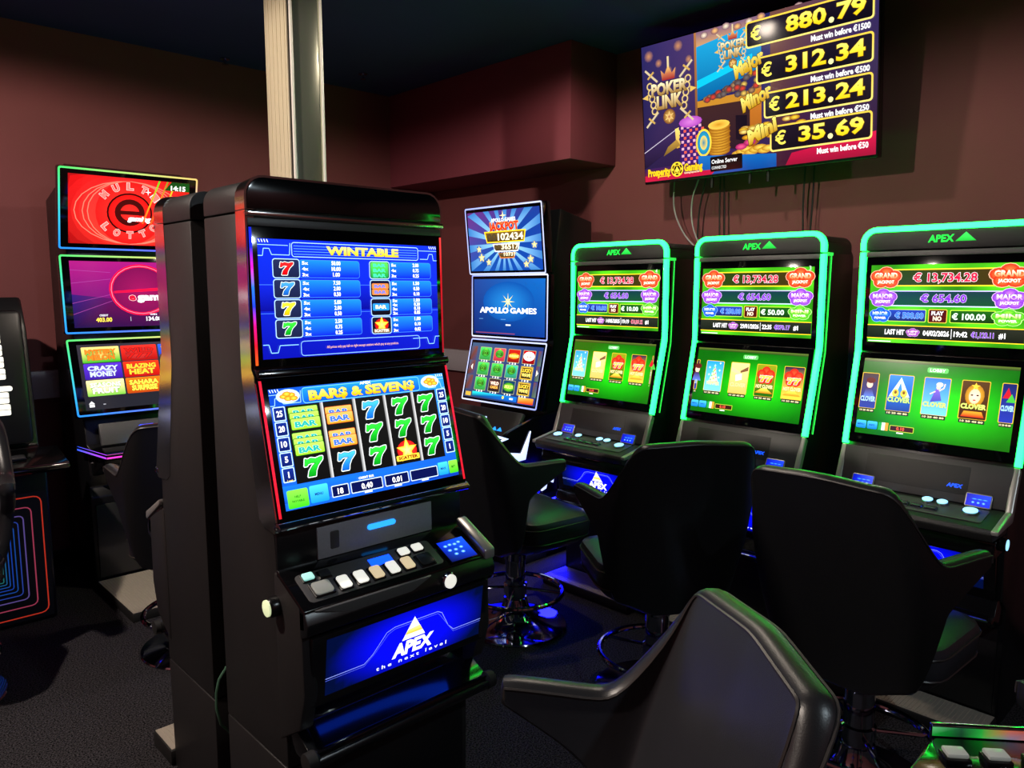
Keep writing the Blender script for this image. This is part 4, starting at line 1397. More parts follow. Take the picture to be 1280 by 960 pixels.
slot_machine('black slot machine in front with blue win table and sevens screens', (1.136, 1.818, 0), 0)
slot_machine('black slot machine turned away, standing back to back behind the nearest one', (1.136, 2.436, 0), PI, True)
t = MB().tube([(0.86, 2.12, .50), (0.836, 2.12, .47), (0.828, 2.125, .43), (0.826, 2.125, .38), (0.835, 2.12, .33), (0.87, 2.12, .28), (0.92, 2.125, .2), (0.95, 2.125, 0.006)], .004, 6)
t.build('power_cord', 'cable_green', None, label='thin green cord hanging between the two back to back machines', cat='cord')


def apex_machine(label, loc, blue, green, date, time, last, lcol, num, kinds, x0, group):
    """cabinet with green LED outline; local front looks along -y, y = 0 at the upper screen"""
    t = thing('slot_machine', label, 'slot machine', loc, -PI / 2, group)
    HW = 0.302
    D = 0.33
    prof = [(D, 0.0), (D, 1.74), (D - .06, 1.80), (0.03, 1.80), (0.012, 1.345), (-0.07, 0.99), (-.115, .84), (-.11, .74), (-.13, .70), (-.10, .50), (-.05, .46), (-.05, 0)]
    MB().prism(prof, 'x', -HW + .012, HW - .012).build('cabinet', 'black_satin', t, 0.006)
    # hood
    MB().prism(rrpts(-HW + .01, 1.746, HW - .01, 1.822, 0.045, 6, (0, 0, 1, 1)), 'y', 0.0, D - .03).build('hood', 'black_paint', t, 0.004)
    c = Cv(100, 22)
    c.text('APEX', 0, 2, 15, (30, 235, 70), w=54, al='l', bold=0.035, shear=0.08)
    c.poly([(56, 2), (98, 2), (77, 22)], (20, 170, 50), (60, 220, 90))
    c.build('hood_lettering', 'screen', t, (-.066, -.0006, 1.768), (1, 0, 0), (0, 0, 1), .165, .036, label='green lit lettering on the hood')
    # LED outline: arch over the hood and the two side legs
    zt, r = 1.826, 0.05
    arch = [(-HW, -.004, 1.748), (-HW, -.004, zt - r)]
    for k in range(1, 7):
        a = PI - PI / 2 * k / 6
        arch.append((-HW + r + r * math.cos(a), -.004, zt - r + r * math.sin(a)))
    for k in range(0, 7):
        a = PI / 2 - PI / 2 * k / 6
        arch.append((HW - r + r * math.cos(a), -.004, zt - r + r * math.sin(a)))
    arch += [(HW, -.004, 1.748)]
    led_path('led_frame', 'led_green', t, arch, .021, .022, label='glowing green light tube')
    for s in (-1, 1):
        led_path('led_frame', 'led_green', t, [(s * HW, -.004, 1.741), (s * HW, -.004, 1.36), (s * HW, -.008, 1.335), (s * (HW - .004), -.09, .988)], .021, .022, label='glowing green light tube')
        MB().box(s * (HW - .01), s * (HW + .012), .018, .07, 1.735, 1.748).build('seam_light', 'led_green_thin', t, 0.001)
        MB().prism([(.018, 1.735), (.065, 1.735), (.05, 1.33), (-.03, .99), (-.062, .99), (.014, 1.34)], 'x', s * (HW - .008), s * (HW + .005)).build('side_fin', 'black_gloss', t, 0.002)
        MB().tube([(s * (HW + .006), .066, 1.735), (s * (HW + .006), .051, 1.33), (s * (HW + .006), -.029, .99)], .0028, 6).build('edge_light', 'led_green_thin', t)
    # glass and displays
    slab(t, 'upper_bezel', 'bezel_glass', -HW + .013, HW - .013, 1.352, .0, 1.722, .004, 0.012)
    slab(t, 'brow', 'grey_panel', -HW + .013, HW - .013, 1.722, -.002, 1.742, .0, 0.01, 0.002)
    screen_on(scr_jackpot(blue, green, date, time, last, lcol, num), 'upper_screen', t, 0, .535, 1.39, -.0002, 1.69, .0034, label='green jackpot screen')
    slab(t, 'lower_bezel', 'bezel_glass', -HW + .014, HW - .014, .996, -.082, 1.348, -.006, 0.012)
    screen_on(scr_cards(kinds, x0), 'lower_screen', t, 0, .533, 1.033, -.0744, 1.325, -.0114, label='green screen with a row of game cards')
    # sloping console panel
    cp = slab(t, 'console_panel', 'dark_panel', -HW + .012, HW - .012, .84, -.137, .985, -.092, 0.012, 0.003)
    slab(cp, 'acceptor_plate', 'black_paint', -.2, .16, .868, -.1295, .965, -.0993, 0.002, 0.001)
    c = Cv(100, 30)
    c.text('APEX', 0, 4, 22, (20, 80, 250), w=90, al='l', bold=0.05, shear=0.2)
    screen_on(c, 'console_lettering', cp, .12, .06, .888, -.1238, .904, -.1188, label='small blue lit lettering')
    # silver rails
    for s in (-1, 1):
        a, b = s * (HW - .018), s * (HW + .006)
        MB().prism([(-.088, .986), (-.146, .836), (-.302, .806), (-.302, .79), (-.13, .80), (-.065, .97)], 'x', a, b).build('side_rail', 'silver_rail', t, 0.005, label='silver side rail')
    # deck
    up = Vector((0, .161, .028))

    def on(x, y, dz=0.0):
        return (x, y, .836 + (y + .135) * .174 + dz)
    MB().prism([(-.12, .838), (-.14, .835), (-.296, .807), (-.304, .79), (-.29, .762), (-.12, .755)], 'x', -HW + .012, HW - .012).build('button_deck', 'black_paint', t, 0.005)
    MB().prism(rrpts(-.255, -.055, .245, .055, .01, 3), 'z', 0.0006, 0.003).build('deck_plate', 'grey_panel', t, 0.001, M=deck_M(on(0, -.21), up))
    for x in (-.215, .195):
        round_key(t, on(x, -.2, .003), up, .028, .014, 'btn_blue')
    round_key(t, on(-.095, -.172, .003), up, .021, .013, 'btn_blue')
    round_key(t, on(-.138, -.172, .003), up, .014, .010, 'btn_steel')
    for x in (.047, .096):
        round_key(t, on(x, -.171, .003), up, .021, .014, 'btn_blue')
    for x in (-.114, -.064, -.016, .031, .079):
        key(t, on(x, -.233, .003), up, .03, .02, .012, 'btn_steel', 'chrome')
    for x in (-.2, .2):
        c = Cv(100, 60)
        c.rect4(0, 0, 100, 60, [(10, 20, 190), (10, 40, 220), (30, 70, 250), (10, 20, 160)])
        for k in range(3):
            c.ell(30 + 22 * k, 18, 7, 6, (20, 90, 250), (140, 220, 255), n=10)
            c.ell(34 + 22 * k, 36, 12, 3, (20, 90, 250), (90, 190, 255), n=10)
        up2 = Vector((0, .02, .04))
        M2 = deck_M(on(x, -.15, .004), up2)
        pd = MB().prism(rrpts(-.042, 0, .042, .05, .006, 3), 'z', -.012, .0).build('console_display', 'silver_rail', t, 0.002, M=M2, label='small blue lit display')
        c.build('display_face', 'belly', pd, M2 @ Vector((-.038, .004, .0004)), (1, 0, 0), up2, .076, .042)
    # lock button on the side of the deck
    Ms = Matrix.Rotation(PI / 2, 4, 'Y')
    Ms.translation = Vector((HW - .01, -.2, .74))
    o = MB().lathe([(.024, 0), (.024, .016), (.02, .02)], 20).build('side_button', 'ring_black', t, M=Ms)
    MB().lathe([(.019, .014), (.019, .022), (.001, .026)], 20).build('button_cap', 'btn_blue', o, M=Ms)
    MB().box(-HW + .012, HW - .012, -.25, -.1, .69, .755).build('deck_skirt', 'black_gloss', t, 0.012)
    # belly glass
    slab(t, 'belly_frame', 'black_gloss', -HW + .03, HW - .03, .51, -.125, .70, -.16, 0.05, 0.004)
    screen_on(scr_belly(), 'belly_glass', t, 0, .47, .545, -.1318, .68, -.1566, 'belly', label='lit blue belly glass with white lettering')
    MB().prism([(-.05, .51), (-.13, .51), (-.15, .46), (-.19, .45), (-.19, .43), (-.05, .40)], 'x', -HW + .02, HW - .02).build('coin_tray', 'black_gloss', t, 0.004)
    MB().tube([(-HW + .03, -.192, .452), (HW - .03, -.192, .452)], .006, 8).build('tray_bar', 'chrome', t)
    MB().box(-HW + .03, HW - .03, -.055, -.05, .06, .38).build('base_door', 'black_satin', t, 0.003)
    plate(t, -.29, .29, -.235, -.05, 0.05)
    return t


G = 'green outlined slot machines along the right wall'
PUR = (120, 40, 200)
apex_machine('green-lit slot machine on the right wall, farthest of the three, next to the blue-lit tower', (3.135, 2.523, 0), u'\u20ac 10.00', u'\u20ac 10.00', '14/05/2025', '19:19', u'\u20ac10,201.22', (200, 30, 60), '4', ['tree', 'book', 'clover', 'clover7', 'mixed'], 5, G)
apex_machine('middle of the three green-lit slot machines on the right wall, below the television', (3.135, 1.744, 0), u'\u20ac 250.00', u'\u20ac 50.00', '29/01/2026', '22:35', u'\u20ac870.17', PUR, '3', ['raven', 'tree', 'book', 'clover', 'clover7'], -24, G)
apex_machine('rightmost green-lit slot machine, showing a queen and pyramid game cards', (3.135, 0.978, 0), u'\u20ac 500.00', u'\u20ac 100.00', '04/02/2026', '19:42', u'\u20ac1,123.11', PUR, '', ['raven', 'pyramid', 'dancer', 'queen', 'mixed'], -8, G)


def tower_machine(label, loc, rotz, HW, frames, screens, scr_frac, led_cols, deck, group=None):
    """cabinet with three framed displays stacked in a gentle curve; frames: (z top, y top, z bottom, y bottom)"""
    t = thing('slot_machine', label, 'slot machine', loc, rotz, group)
    for k, (zt, yt, zb, yb) in enumerate(frames):
        up = Vector((0, yt - yb, zt - zb))
        L = up.length
        un = up.normalized()
        nb = Vector((0, un.z, -un.y))
        M = Matrix(((1, 0, 0), (0, nb.y, un.y), (0, nb.z, un.z))).to_4x4()
        M.translation = Vector((0, yb, zb))
        fr = MB().prism(rrpts(-HW, 0, HW, L, .012, 3), 'y', 0, .05).build('display_frame', 'bezel_glass', t, 0.003, M=M)
        # LED outline as a coloured loop
        a = rrpts(-HW, 0, HW, L, .012, 3)
        b = rrpts(-HW + .009, .009, HW - .009, L - .009, .006, 3)
        n = len(a)
        c = Cv(1, 1)
        pts = a + b
        cols = [led_cols(k, (p[0] + HW) / (2 * HW), p[1] / L) for p in pts]
        c.raw(pts, [[q, (q + 1) % n, n + (q + 1) % n, n + q] for q in range(n)], cols)
        c.build('led_frame', 'led_attr', fr, (0, yb, zb), (1, 0, 0), un, 1, 1, label='glowing light line around the display')
        fx, f0, f1 = scr_frac
        c = screens[k]
        c.build('screen', 'screen', t, Vector((-HW * fx, yb, zb)) + un * L * f0, (1, 0, 0), un, 2 * HW * fx, L * (f1 - f0))
        MB().box(-HW * .86, HW * .86, .045, .12, 0, L).build('display_back', 'black_satin', fr, 0.01, M=M)
    return t


# blue-white tower on the right wall, beside the green machines
AX = 3.19
fr = [(2.088, 3.138 - AX, 1.684, 3.177 - AX), (1.684, 3.195 - AX, 1.296, 3.19 - AX), (1.286, 3.19 - AX, .902, 3.10 - AX)]


def apollo_led(k, u, v):
    return mixc((150, 165, 255), (225, 230, 255), 0.5 + 0.5 * math.sin(3 * u + 4 * v + k))


ap = tower_machine('three-screen slot machine outlined in blue-white light, standing beneath the wall bulkhead', (AX, 3.40, 0), -PI / 2, .335, fr,
                   [scr_apollo_top(), scr_apollo_mid(), scr_apollo_low()], (.935, .055, .93), apollo_led, None)
MB().prism([(.10, 0), (.42, 0), (.42, 2.0), (.14, 2.06), (.09, 1.7), (.09, 1.29), (.06, 1.0), (.04, .9), (.02, .62), (.02, 0)], 'x', -.30, .30).build('cabinet', 'black_satin', ap, 0.01)
cp = slab(ap, 'console_panel', 'dark_panel', -.30, .27, .735, -.215, .885, -.13, .03, .01)
MB().prism(rrpts(-.03, .0, -.012, .045, .004, 3), 'z', -.002, .003).build('note_slot', 'led_wing', cp, M=deck_M((0, -.18, .795), (0, .085, .15)), label='white lit note slot')
for x in (.09, .135):
    MB().prism([(x - .02, 0), (x + .02, 0), (x, .022)], 'z', -.002, .004).build('arrow_light', 'led_cyan', cp, M=deck_M((0, -.195, .77), (0, .085, .15)))
MB().prism([(-.12, .76), (-.21, .735), (-.36, .71), (-.38, .69), (-.36, .66), (-.12, .64)], 'x', -.32, .30).build('button_deck', 'black_gloss', ap, .008)
for k in range(5):
    key(ap, (-.2 + .07 * k, -.29, .724), (0, .15, .025), .045, .03, .012, 'btn_steel', 'chrome')
MB().prism([(-.05, .64), (-.20, .64), (-.14, .52), (-.05, .50)], 'x', -.29, .29).build('under_deck', 'black_gloss', ap, .006)
# lit wings on the right flank: chevron, tick and bracket
def wing(pts, nm, lab):
    MB().prism(pts, 'x', .325, .338).build(nm, 'led_wing', ap, .002, label=lab)


def L_(x, z):
    return (x - AX, z)


wing([L_(2.80, .797), L_(2.885, .767), L_(2.777, .748), L_(2.79, .760), L_(2.845, .768), L_(2.80, .784)], 'chevron_light', 'blue-white chevron light')
wing([L_(2.81, .70), L_(2.985, .668), L_(3.058, .79), L_(3.015, .63), L_(2.93, .626), L_(2.815, .672)], 'tick_light', 'blue-white tick shaped light')
wing([L_(3.16, .53), L_(3.20, .545), L_(3.26, .51), L_(3.245, .455), L_(3.20, .475), L_(3.185, .43), L_(3.15, .42)], 'bracket_light', 'blue-white bracket light')
MB().prism([(-.40, .745), (-.30, .80), (-.1, .86), (.1, .88), (.1, .40), (-.02, .40), (-.09, .56), (-.18, .61), (-.37, .62)], 'x', .295, .326).build('side_wing', 'black_gloss', ap, .006)
MB().box(.332, .337, -.06, -.048, .32, .37).build('slit_light', 'led_wing', ap, .001)
for x in (-.2, 0, .2):
    MB().box(x - .09, x + .09, -.194, -.186, .60, .612).build('under_light', 'led_underglow', ap, .001, label='blue strip light under the deck')
MB().box(-.30, .30, .0, .02, .03, .48).build('base_door', 'black_satin', ap, .004)
c = Cv(10, 6)
c.rect4(0, 0, 10, 3, [(4, 4, 120), (4, 4, 120), (10, 8, 250), (10, 8, 250)])
c.rect4(0, 3, 10, 6, [(10, 8, 250), (10, 8, 250), (4, 4, 140), (4, 4, 140)])
c2 = Cv(10, 3)
c2.rect4(0, 0, 10, 3, [(8, 8, 235), (8, 8, 235), (10, 10, 255), (10, 10, 255)])
screen_on(c2, 'underdeck_glow', ap, 0, .56, .523, -.1425, .638, -.200, 'belly_bright', label='blue glowing panel under the deck')
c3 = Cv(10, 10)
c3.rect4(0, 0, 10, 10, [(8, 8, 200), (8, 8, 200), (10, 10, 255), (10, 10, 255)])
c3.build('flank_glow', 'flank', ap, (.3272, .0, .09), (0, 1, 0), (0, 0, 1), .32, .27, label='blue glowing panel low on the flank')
MB().box(.29, .326, -.02, .34, .06, .40).build('flank_panel', 'black_satin', ap, .003)
screen_on(c, 'belly_glass', ap, 0, .56, .10, -.0005, .46, -.0005, 'belly_bright', label='deep blue lit belly panel')
plate(ap, -.32, .32, -.25, .02, .05)

# red lotto tower on the back wall
LY = 4.43
fr = [(2.2, 4.352 - LY, 1.80, 4.448 - LY), (1.771, 4.456 - LY, 1.366, 4.43 - LY), (1.337, 4.436 - LY, .948, 4.313 - LY)]


def lotto_led(k, u, v):
    a = mixc((30, 120, 255), (40, 230, 120), v)
    b = mixc((120, 60, 255), (255, 150, 110), v)
    if v > .9:
        a, b = (70, 230, 110), (230, 190, 110)
    if v < .1:
        a, b = (30, 140, 250), (110, 70, 255)
    return mixc(a, b, u)


lo = tower_machine('three-screen slot machine on the back wall with a red lotto display and rainbow light edging', (1.393, LY, 0), 0, .343, fr,
                   [scr_lotto_top(), scr_lotto_mid(), scr_lotto_low()], (.87, .075, .925), lotto_led, None)
MB().prism([(.10, 0), (.44, 0), (.44, 2.08), (.12, 2.16), (.10, 1.8), (.09, 1.34), (.04, 1.0), (.0, .93), (-.05, .62), (.0, .55), (-.04, .50), (-.04, 0)], 'x', -.29, .29).build('cabinet', 'black_satin', lo, .01)
cp = slab(lo, 'console_panel', 'grey_panel', -.25, .25, .795, -.155, .905, -.125, .02, .004)
MB().prism(rrpts(-.06, .862, .02, .879, .008, 3), 'y', -.149, -.135).build('note_slot', 'led_blue', cp, .001, label='blue lit note slot')
c = Cv(60, 40)
c.rect(0, 0, 60, 40, (150, 170, 210), (190, 205, 230))
for k in range(5):
    c.rect(6 + 10 * k, 6, 9 + 10 * k, 34, [(60, 90, 150), (210, 150, 90), (110, 60, 70), (240, 240, 240), (60, 60, 80)][k])
screen_on(c, 'notice', cp, .12, .10, .85, -.1425, .90, -.1278, label='small lit notice')
MB().prism([(-.335, -.02), (-.335, -.04), (-.29, -.375), (.29, -.375), (.335, -.04), (.335, -.02), (.2, -.01), (-.2, -.01)], 'z', .755, .785).build('button_deck', 'black_gloss', lo, .004)
LD = [(-.335, -.04), (-.29, -.375), (.29, -.375), (.335, -.04)]
for k, nm in enumerate(('led_strip', 'led_strip', 'led_strip')):
    (xa, ya), (xb, yb) = LD[k], LD[k + 1]
    ln = math.hypot(xb - xa, yb - ya)
    c = Cv(1, 1)
    ca, cb = [((30, 90, 255), (190, 60, 255)), ((255, 60, 200), (190, 60, 255)), ((190, 60, 255), (30, 90, 255))][k]
    c.raw([(0, 0), (1, 0), (1, 1), (0, 1)], [[0, 1, 2, 3]], [ca, cb, cb, ca])
    d = Vector((xb - xa, yb - ya, 0)).normalized()
    nn = d.cross(Vector((0, 0, 1))) * .002
    c.build(nm, 'led_attr', lo, Vector((xa, ya, .766)) + nn, d, (0, 0, 1), ln, .008, label='coloured light line on the deck edge')
    c2 = Cv(1, 1)
    c2.raw([(0, 0), (1, 0), (1, 1), (0, 1)], [[0, 1, 2, 3]], [ca, cb, cb, ca])
    c2.build(nm, 'led_attr', lo, Vector((xa, ya, .7855)) + nn, d, Vector((0, 0, 1)).cross(d), ln, .005)
pb = MB().prism(rrpts(-.075, -.022, .045, .022, .01, 3), 'z', .785, .80).build('play_button', 'led_cyan', lo, .003, M=Matrix.Translation((-.06, -.2, 0)), label='blue lit play button')
MB().prism(rrpts(-.05, -.02, .03, .02, .01, 3), 'z', .80, .806).build('button_cap', 'btn_white', pb, .002, M=Matrix.Translation((-.06, -.205, 0)))
for k in range(3):
    key(lo, (.03 + .06 * k, -.21, .785), (0, 1, 0), .045, .03, .01, 'btn_steel', 'chrome')
MB().prism([(-.04, .755), (-.30, .755), (-.26, .71), (-.06, .62)], 'x', -.28, .28).build('deck_skirt', 'black_satin', lo, .01)
MB().box(-.27, .27, -.05, -.04, .06, .46).build('base_door', 'black_paint', lo, .004)
plate(lo, -.29, .29, -.62, -.05, .045)
MB().lathe([(.012, 0), (.012, .012), (.001, .014)], 12).build('lock', 'chrome', lo, M=Matrix.Translation((-.295, -.15, .72)) @ Matrix.Rotation(-PI / 2, 4, 'Y'))

lo2 = copy_tree(lo)
lo2.location = (-.12, LY, 0)
lo2['label'] = 'three-screen lotto slot machine farther left on the back wall, beyond the picture edge'

# dark cabinet at the left edge with outlined belly art and white lit lettering
t = thing('slot_machine', 'dark slot machine at the left edge with nested neon rectangles on its belly', 'slot machine', (.565, 4.15, 0), 0)
MB().prism([(.0, 0), (.55, 0), (.55, 1.5), (.28, 1.56), (.20, 1.40), (.12, .84), (.02, .80), (.0, .72)], 'x', -.30, .30).build('cabinet', 'black_satin', t, .015)
MB().prism([(.10, .835), (-.12, .785), (-.13, .765), (-.10, .745), (.10, .755)], 'x', -.34, .37).build('button_deck', 'black_gloss', t, .006)
for k in range(5):
    key(t, (-.22 + .1 * k, -.02, .81), (0, .22, .05), .05, .04, .012, 'btn_off', 'chrome')
slab(t, 'upper_panel', 'black_satin', -.31, .275, .86, .075, 1.50, .165, .05, .04)
neon = [(225, 60, 40), (190, 70, 100), (110, 90, 170), (50, 80, 190), (30, 90, 190), (30, 80, 200), (30, 90, 190), (30, 110, 170), (40, 130, 130), (70, 150, 60), (150, 170, 30)]
c = Cv(54, 66)
c.rect(0, 0, 54, 66, (6, 6, 10), (8, 8, 14))
for k, cl in enumerate(neon):
    d = (0, 4.5, 8, 10.4, 12.4, 14, 15.4, 16.7, 17.9, 19.0, 20.1)[k]
    c.frame(2 + d, 2 + d * 1.12, 52 - d, 64 - d * 1.12, max(3.5 - d * .15, .4), .55 if k < 3 else .45, cl)
c.rect(24, 27, 30, 39, (10, 10, 8))
c.build('belly_art', 'art', t, (-.245, -.002, .02), (1, 0, 0), (0, 0, 1), .53, .62, label='neon coloured nested rectangles')
upv = Vector((0, .09, .64)).normalized()
pn = Vector((0, .14, 0))
for k in range(8):
    zz = 1.005 + .056 * k
    yy = .075 + (zz - .86) * .14 - .006
    x1 = (.242, .240, .252, .236, .234, .232, .230, .226)[k] - .055
    b = MB()
    if k == 2:
        b.prism(rrpts(.12, 0, x1 + .006, .024, .01, 3), 'y', -.004, .012)
    else:
        b.prism(rrpts(.10, 0, x1, .023, .006, 3, (0, 1, 0, 0)), 'y', -.004, .012)
        b.prism(rrpts(.10, .027, x1, .051, .006, 3, (0, 0, 1, 0)), 'y', -.004, .012)
    b.build('lit_letter', 'btn_white', t, 0, M=Matrix.Translation((0, yy, zz)), label='white glowing block letter of the vertical sign')

# ------------------------------------------------------------------ television
t = thing('television', 'large wall television showing gold jackpot amounts', 'television', (3.6, 2.066, 2.178), -PI / 2)
TW, TH = 1.275, .735
ty = -.07
upt = Vector((0, ty, .731)).normalized()
nbt = Vector((0, upt.z, -upt.y))
Mt = Matrix(((1, 0, 0), (0, nbt.y, upt.y), (0, nbt.z, upt.z))).to_4x4()
MB().prism(rrpts(-TW / 2, 0, TW / 2, TH, .006, 2), 'y', 0, .045).build('casing', 'tv_body', t, .004, M=Mt)
MB().box(-TW / 2 + .12, TW / 2 - .12, .045, .075, .05, TH - .25).build('rear_shell', 'tv_body', t, .01, M=Mt)
scr_tv().build('screen', 'screen_tv', t, Vector((-TW / 2 + .008, 0, 0)) + upt * .014, (1, 0, 0), upt, TW - .016, TH - .022, label='screen with gold jackpot amounts and a treasure chest')
br = MB().box(-.25, .25, .16, .235, .18, .5)
br.build('wall_bracket', 'black_satin', t, .004)
for x in (-.2, .2):
    MB().box(x - .015, x + .015, .05, .2, .1, .55).build('bracket_arm', 'black_satin', t, .003)
for x in (-.22, .0, .1):
    MB().box(x - .006, x + .006, .02, .03, -.05, .01).build('strap', 'rubber', t, .001)

cabs = [((3.78, 2.63, 2.22), (3.77, 2.62, 2.05), (3.78, 2.55, 1.9), (3.76, 2.4, 1.77), (3.7, 2.33, 1.7), 'cable_white', 'white cable curving down from the left end of the television'),
        ((3.76, 2.44, 2.24), (3.77, 2.5, 2.1), (3.78, 2.5, 1.95), (3.77, 2.42, 1.8), (3.7, 2.3, 1.72), 'cable_white', 'white cable bowing out from under the television'),
        ((3.79, 2.42, 2.24), (3.8, 2.47, 2.05), (3.8, 2.48, 1.9), (3.8, 2.47, 1.75), (3.8, 2.47, 1.5), 'cable_black', 'dark cable beside the bowing white one'),
        ((3.8, 2.345, 2.24), (3.81, 2.35, 2.05), (3.81, 2.345, 1.9), (3.81, 2.34, 1.75), (3.81, 2.335, 1.4), 'cable_black', 'left one of the straight dark cables behind the middle machine'),
        ((3.8, 2.325, 2.24), (3.81, 2.32, 2.05), (3.81, 2.315, 1.9), (3.81, 2.31, 1.75), (3.81, 2.29, 1.4), 'cable_black', 'right one of the straight dark cables behind the middle machine'),
        ((3.8, 1.86, 2.24), (3.81, 1.87, 2.05), (3.81, 1.865, 1.9), (3.81, 1.86, 1.75), (3.81, 1.855, 1.4), 'cable_black', 'left of the two dark cables under the right half of the television'),
        ((3.8, 1.815, 2.24), (3.81, 1.82, 2.05), (3.81, 1.825, 1.9), (3.81, 1.83, 1.75), (3.81, 1.835, 1.4), 'cable_black', 'right of the two dark cables under the right half of the television')]


def smooth(p, n=5):
    out = []
    P = [Vector(q) for q in p]
    for i in range(len(P) - 1):
        a, b, c_, d = P[max(i - 1, 0)], P[i], P[i + 1], P[min(i + 2, len(P) - 1)]
        for k in range(n):
            s = k / n
            out.append(0.5 * ((2 * b) + (c_ - a) * s + (2 * a - 5 * b + 4 * c_ - d) * s * s + (3 * b - a - 3 * c_ + d) * s ** 3))
    out.append(P[-1])
    return out


for *p, m, lab in cabs:
    MB().tube(smooth(p), .0045, 6).build('television_cable', m, None, label=lab, cat='cable', group='cables hanging from the television')


# ------------------------------------------------------------------ chairs
def sstep(a, b, x):
    t_ = min(1, max(0, (x - a) / (b - a)))
    return t_ * t_ * (3 - 2 * t_)


def make_chair():
    """swivel tub stool; local front looks along +y, origin on the floor under the column"""
    t = thing('swivel_chair', '', 'chair')
    # plan of the shell, left arm tip -> back -> right arm tip
    pts = [(-.337, .018), (-.270, -.225)]
    for k in range(1, 8):
        a = PI + .2 + (PI / 2 - .2) * k / 7
        pts.append((-.205 + .062 * math.cos(a), -.225 + .06 * math.sin(a)))
    pts.append((0, -.295))
    pts = pts + [(-x, y) for x, y in pts[-2::-1]]
    cum = [0]
    for p, q in zip(pts[:-1], pts[1:]):
        cum.append(cum[-1] + math.hypot(q[0] - p[0], q[1] - p[1]))
    N = 81
    plan = []
    for k in range(N):
        d = cum[-1] * k / (N - 1)
        j = max(i for i in range(len(cum)) if cum[i] <= d + 1e-9)
        j = min(j, len(pts) - 2)
        u = (d - cum[j]) / (cum[j + 1] - cum[j])
        plan.append((pts[j][0] * (1 - u) + pts[j + 1][0] * u, pts[j][1] * (1 - u) + pts[j + 1][1] * u))
    for _ in range(3):
        plan = [plan[0]] + [((plan[i - 1][0] + 2 * plan[i][0] + plan[i + 1][0]) / 4, (plan[i - 1][1] + 2 * plan[i][1] + plan[i + 1][1]) / 4) for i in range(1, N - 1)] + [plan[-1]]
    TH = .05
    top, bot, nor = [], [], []
    for i, (x, y) in enumerate(plan):
        a, b = plan[max(i - 1, 0)], plan[min(i + 1, N - 1)]
        tx, ty_ = b[0] - a[0], b[1] - a[1]
        L = math.hypot(tx, ty_)
        nor.append((ty_ / L, -tx / L))
        d = cum[-1] * min(i, N - 1 - i) / (N - 1)      # distance from the nearer arm tip along the shell
        q = min(1, max(0, (d - .205) / .115))
        q = .6 * sstep(0, 1, q) + .4 * q
        top.append(.852 - .008 * sstep(0, .2, d) + .22 * q + .012 * sstep(.3, .6, d))
        bot.append(.822 - .15 * min(1, d / .24) - .22 * sstep(.18, .32, d) - .06 * sstep(.3, .5, d))
    for _ in range(4):
        top = [top[0]] + [(top[i - 1] + 2 * top[i] + top[i + 1]) / 4 for i in range(1, N - 1)] + [top[-1]]
    nz = 10

    def pos(i, w, out):
        x, y = plan[i]
        z = bot[i] + (top[i] - bot[i]) * w
        nx, ny = nor[i]
        if out:
            x, y = x - nx * 0, y - ny * 0
        else:
            x, y = x - nx * -TH * -1, y - ny * TH
        # the back leans and narrows above the arms, and tucks in towards the seat
        back = sstep(-.04, -.25, y)
        y2 = y - back * .30 * (z - .85)
        x2 = x * (1 - .55 * max(0, z - .84) * back) * (1 - .45 * max(0, .66 - z))
        return Vector((x2, y2, z))
    # outward normal check: nor should point outwards
    cx = sum(p[0] for p in plan) / N
    if nor[0][0] > 0:
        nor[:] = [(-a, -b) for a, b in nor]
    # nor now points outwards (left arm -> -x); inner surface is offset inwards
    outer = MB()
    outer.loft([[pos(i, k / nz, True) for i in range(N)] for k in range(nz + 1)], False, False)
    inner = MB()
    inner.loft([[pos(i, k / nz, False) for i in range(N)] for k in range(nz + 1)], False, False)
    outer.build('shell_back', 'leather', t, ang=1.2, label='smooth black outer shell')
    inner.build('backrest', 'leather_seat', t, ang=1.2, label='padded black backrest and arms')
    # padded band round the rim
    loop_o = [pos(i, 1, True) for i in range(N)] + [pos(N - 1, w_, True) for w_ in (.66, .33, 0)] + [pos(i, 0, True) for i in range(N - 2, -1, -1)] + [pos(0, w_, True) for w_ in (.33, .66)]
    loop_i = [pos(i, 1, False) for i in range(N)] + [pos(N - 1, w_, False) for w_ in (.66, .33, 0)] + [pos(i, 0, False) for i in range(N - 2, -1, -1)] + [pos(0, w_, False) for w_ in (.33, .66)]
    cen = Vector((0, 0, .72))
    rings = []
    m = len(loop_o)
    mid = []
    for k in range(m):
        o_, i_ = loop_o[k], loop_i[k]
        tg = loop_o[(k + 1) % m] - loop_o[k - 1]
        wv = (o_ - i_)
        pr_ = tg.cross(wv).normalized()
        mid.append(pr_)
    if mid[N // 2].z < 0:
        mid = [-q for q in mid]
    for k in range(m):
        o_, i_ = loop_o[k], loop_i[k]
        rings.append([o_, o_ * .8 + i_ * .2 + mid[k] * .009, o_ * .5 + i_ * .5 + mid[k] * .011, o_ * .2 + i_ * .8 + mid[k] * .009, i_])
    rings.append(rings[0])
    bnd = MB()
    bnd.loft(rings, False, False)
    bnd.build('rim_band', 'leather_band', t, ang=1.0, label='padded band round the edge of the shell')
    for lp, s_ in ((loop_o, 1), (loop_i, -1)):
        MB().tube([lp[k] + mid[k] * .001 for k in [m - 2, m - 1] + list(range(N + 2))], .0032, 5).build('piping', 'piping', t)
    # seat cushion
    def sq(x0, x1, y0, y1, r, z):
        return [(x, y, z) for x, y in rrpts(x0, y0, x1, y1, r, 4)]
    st = MB()
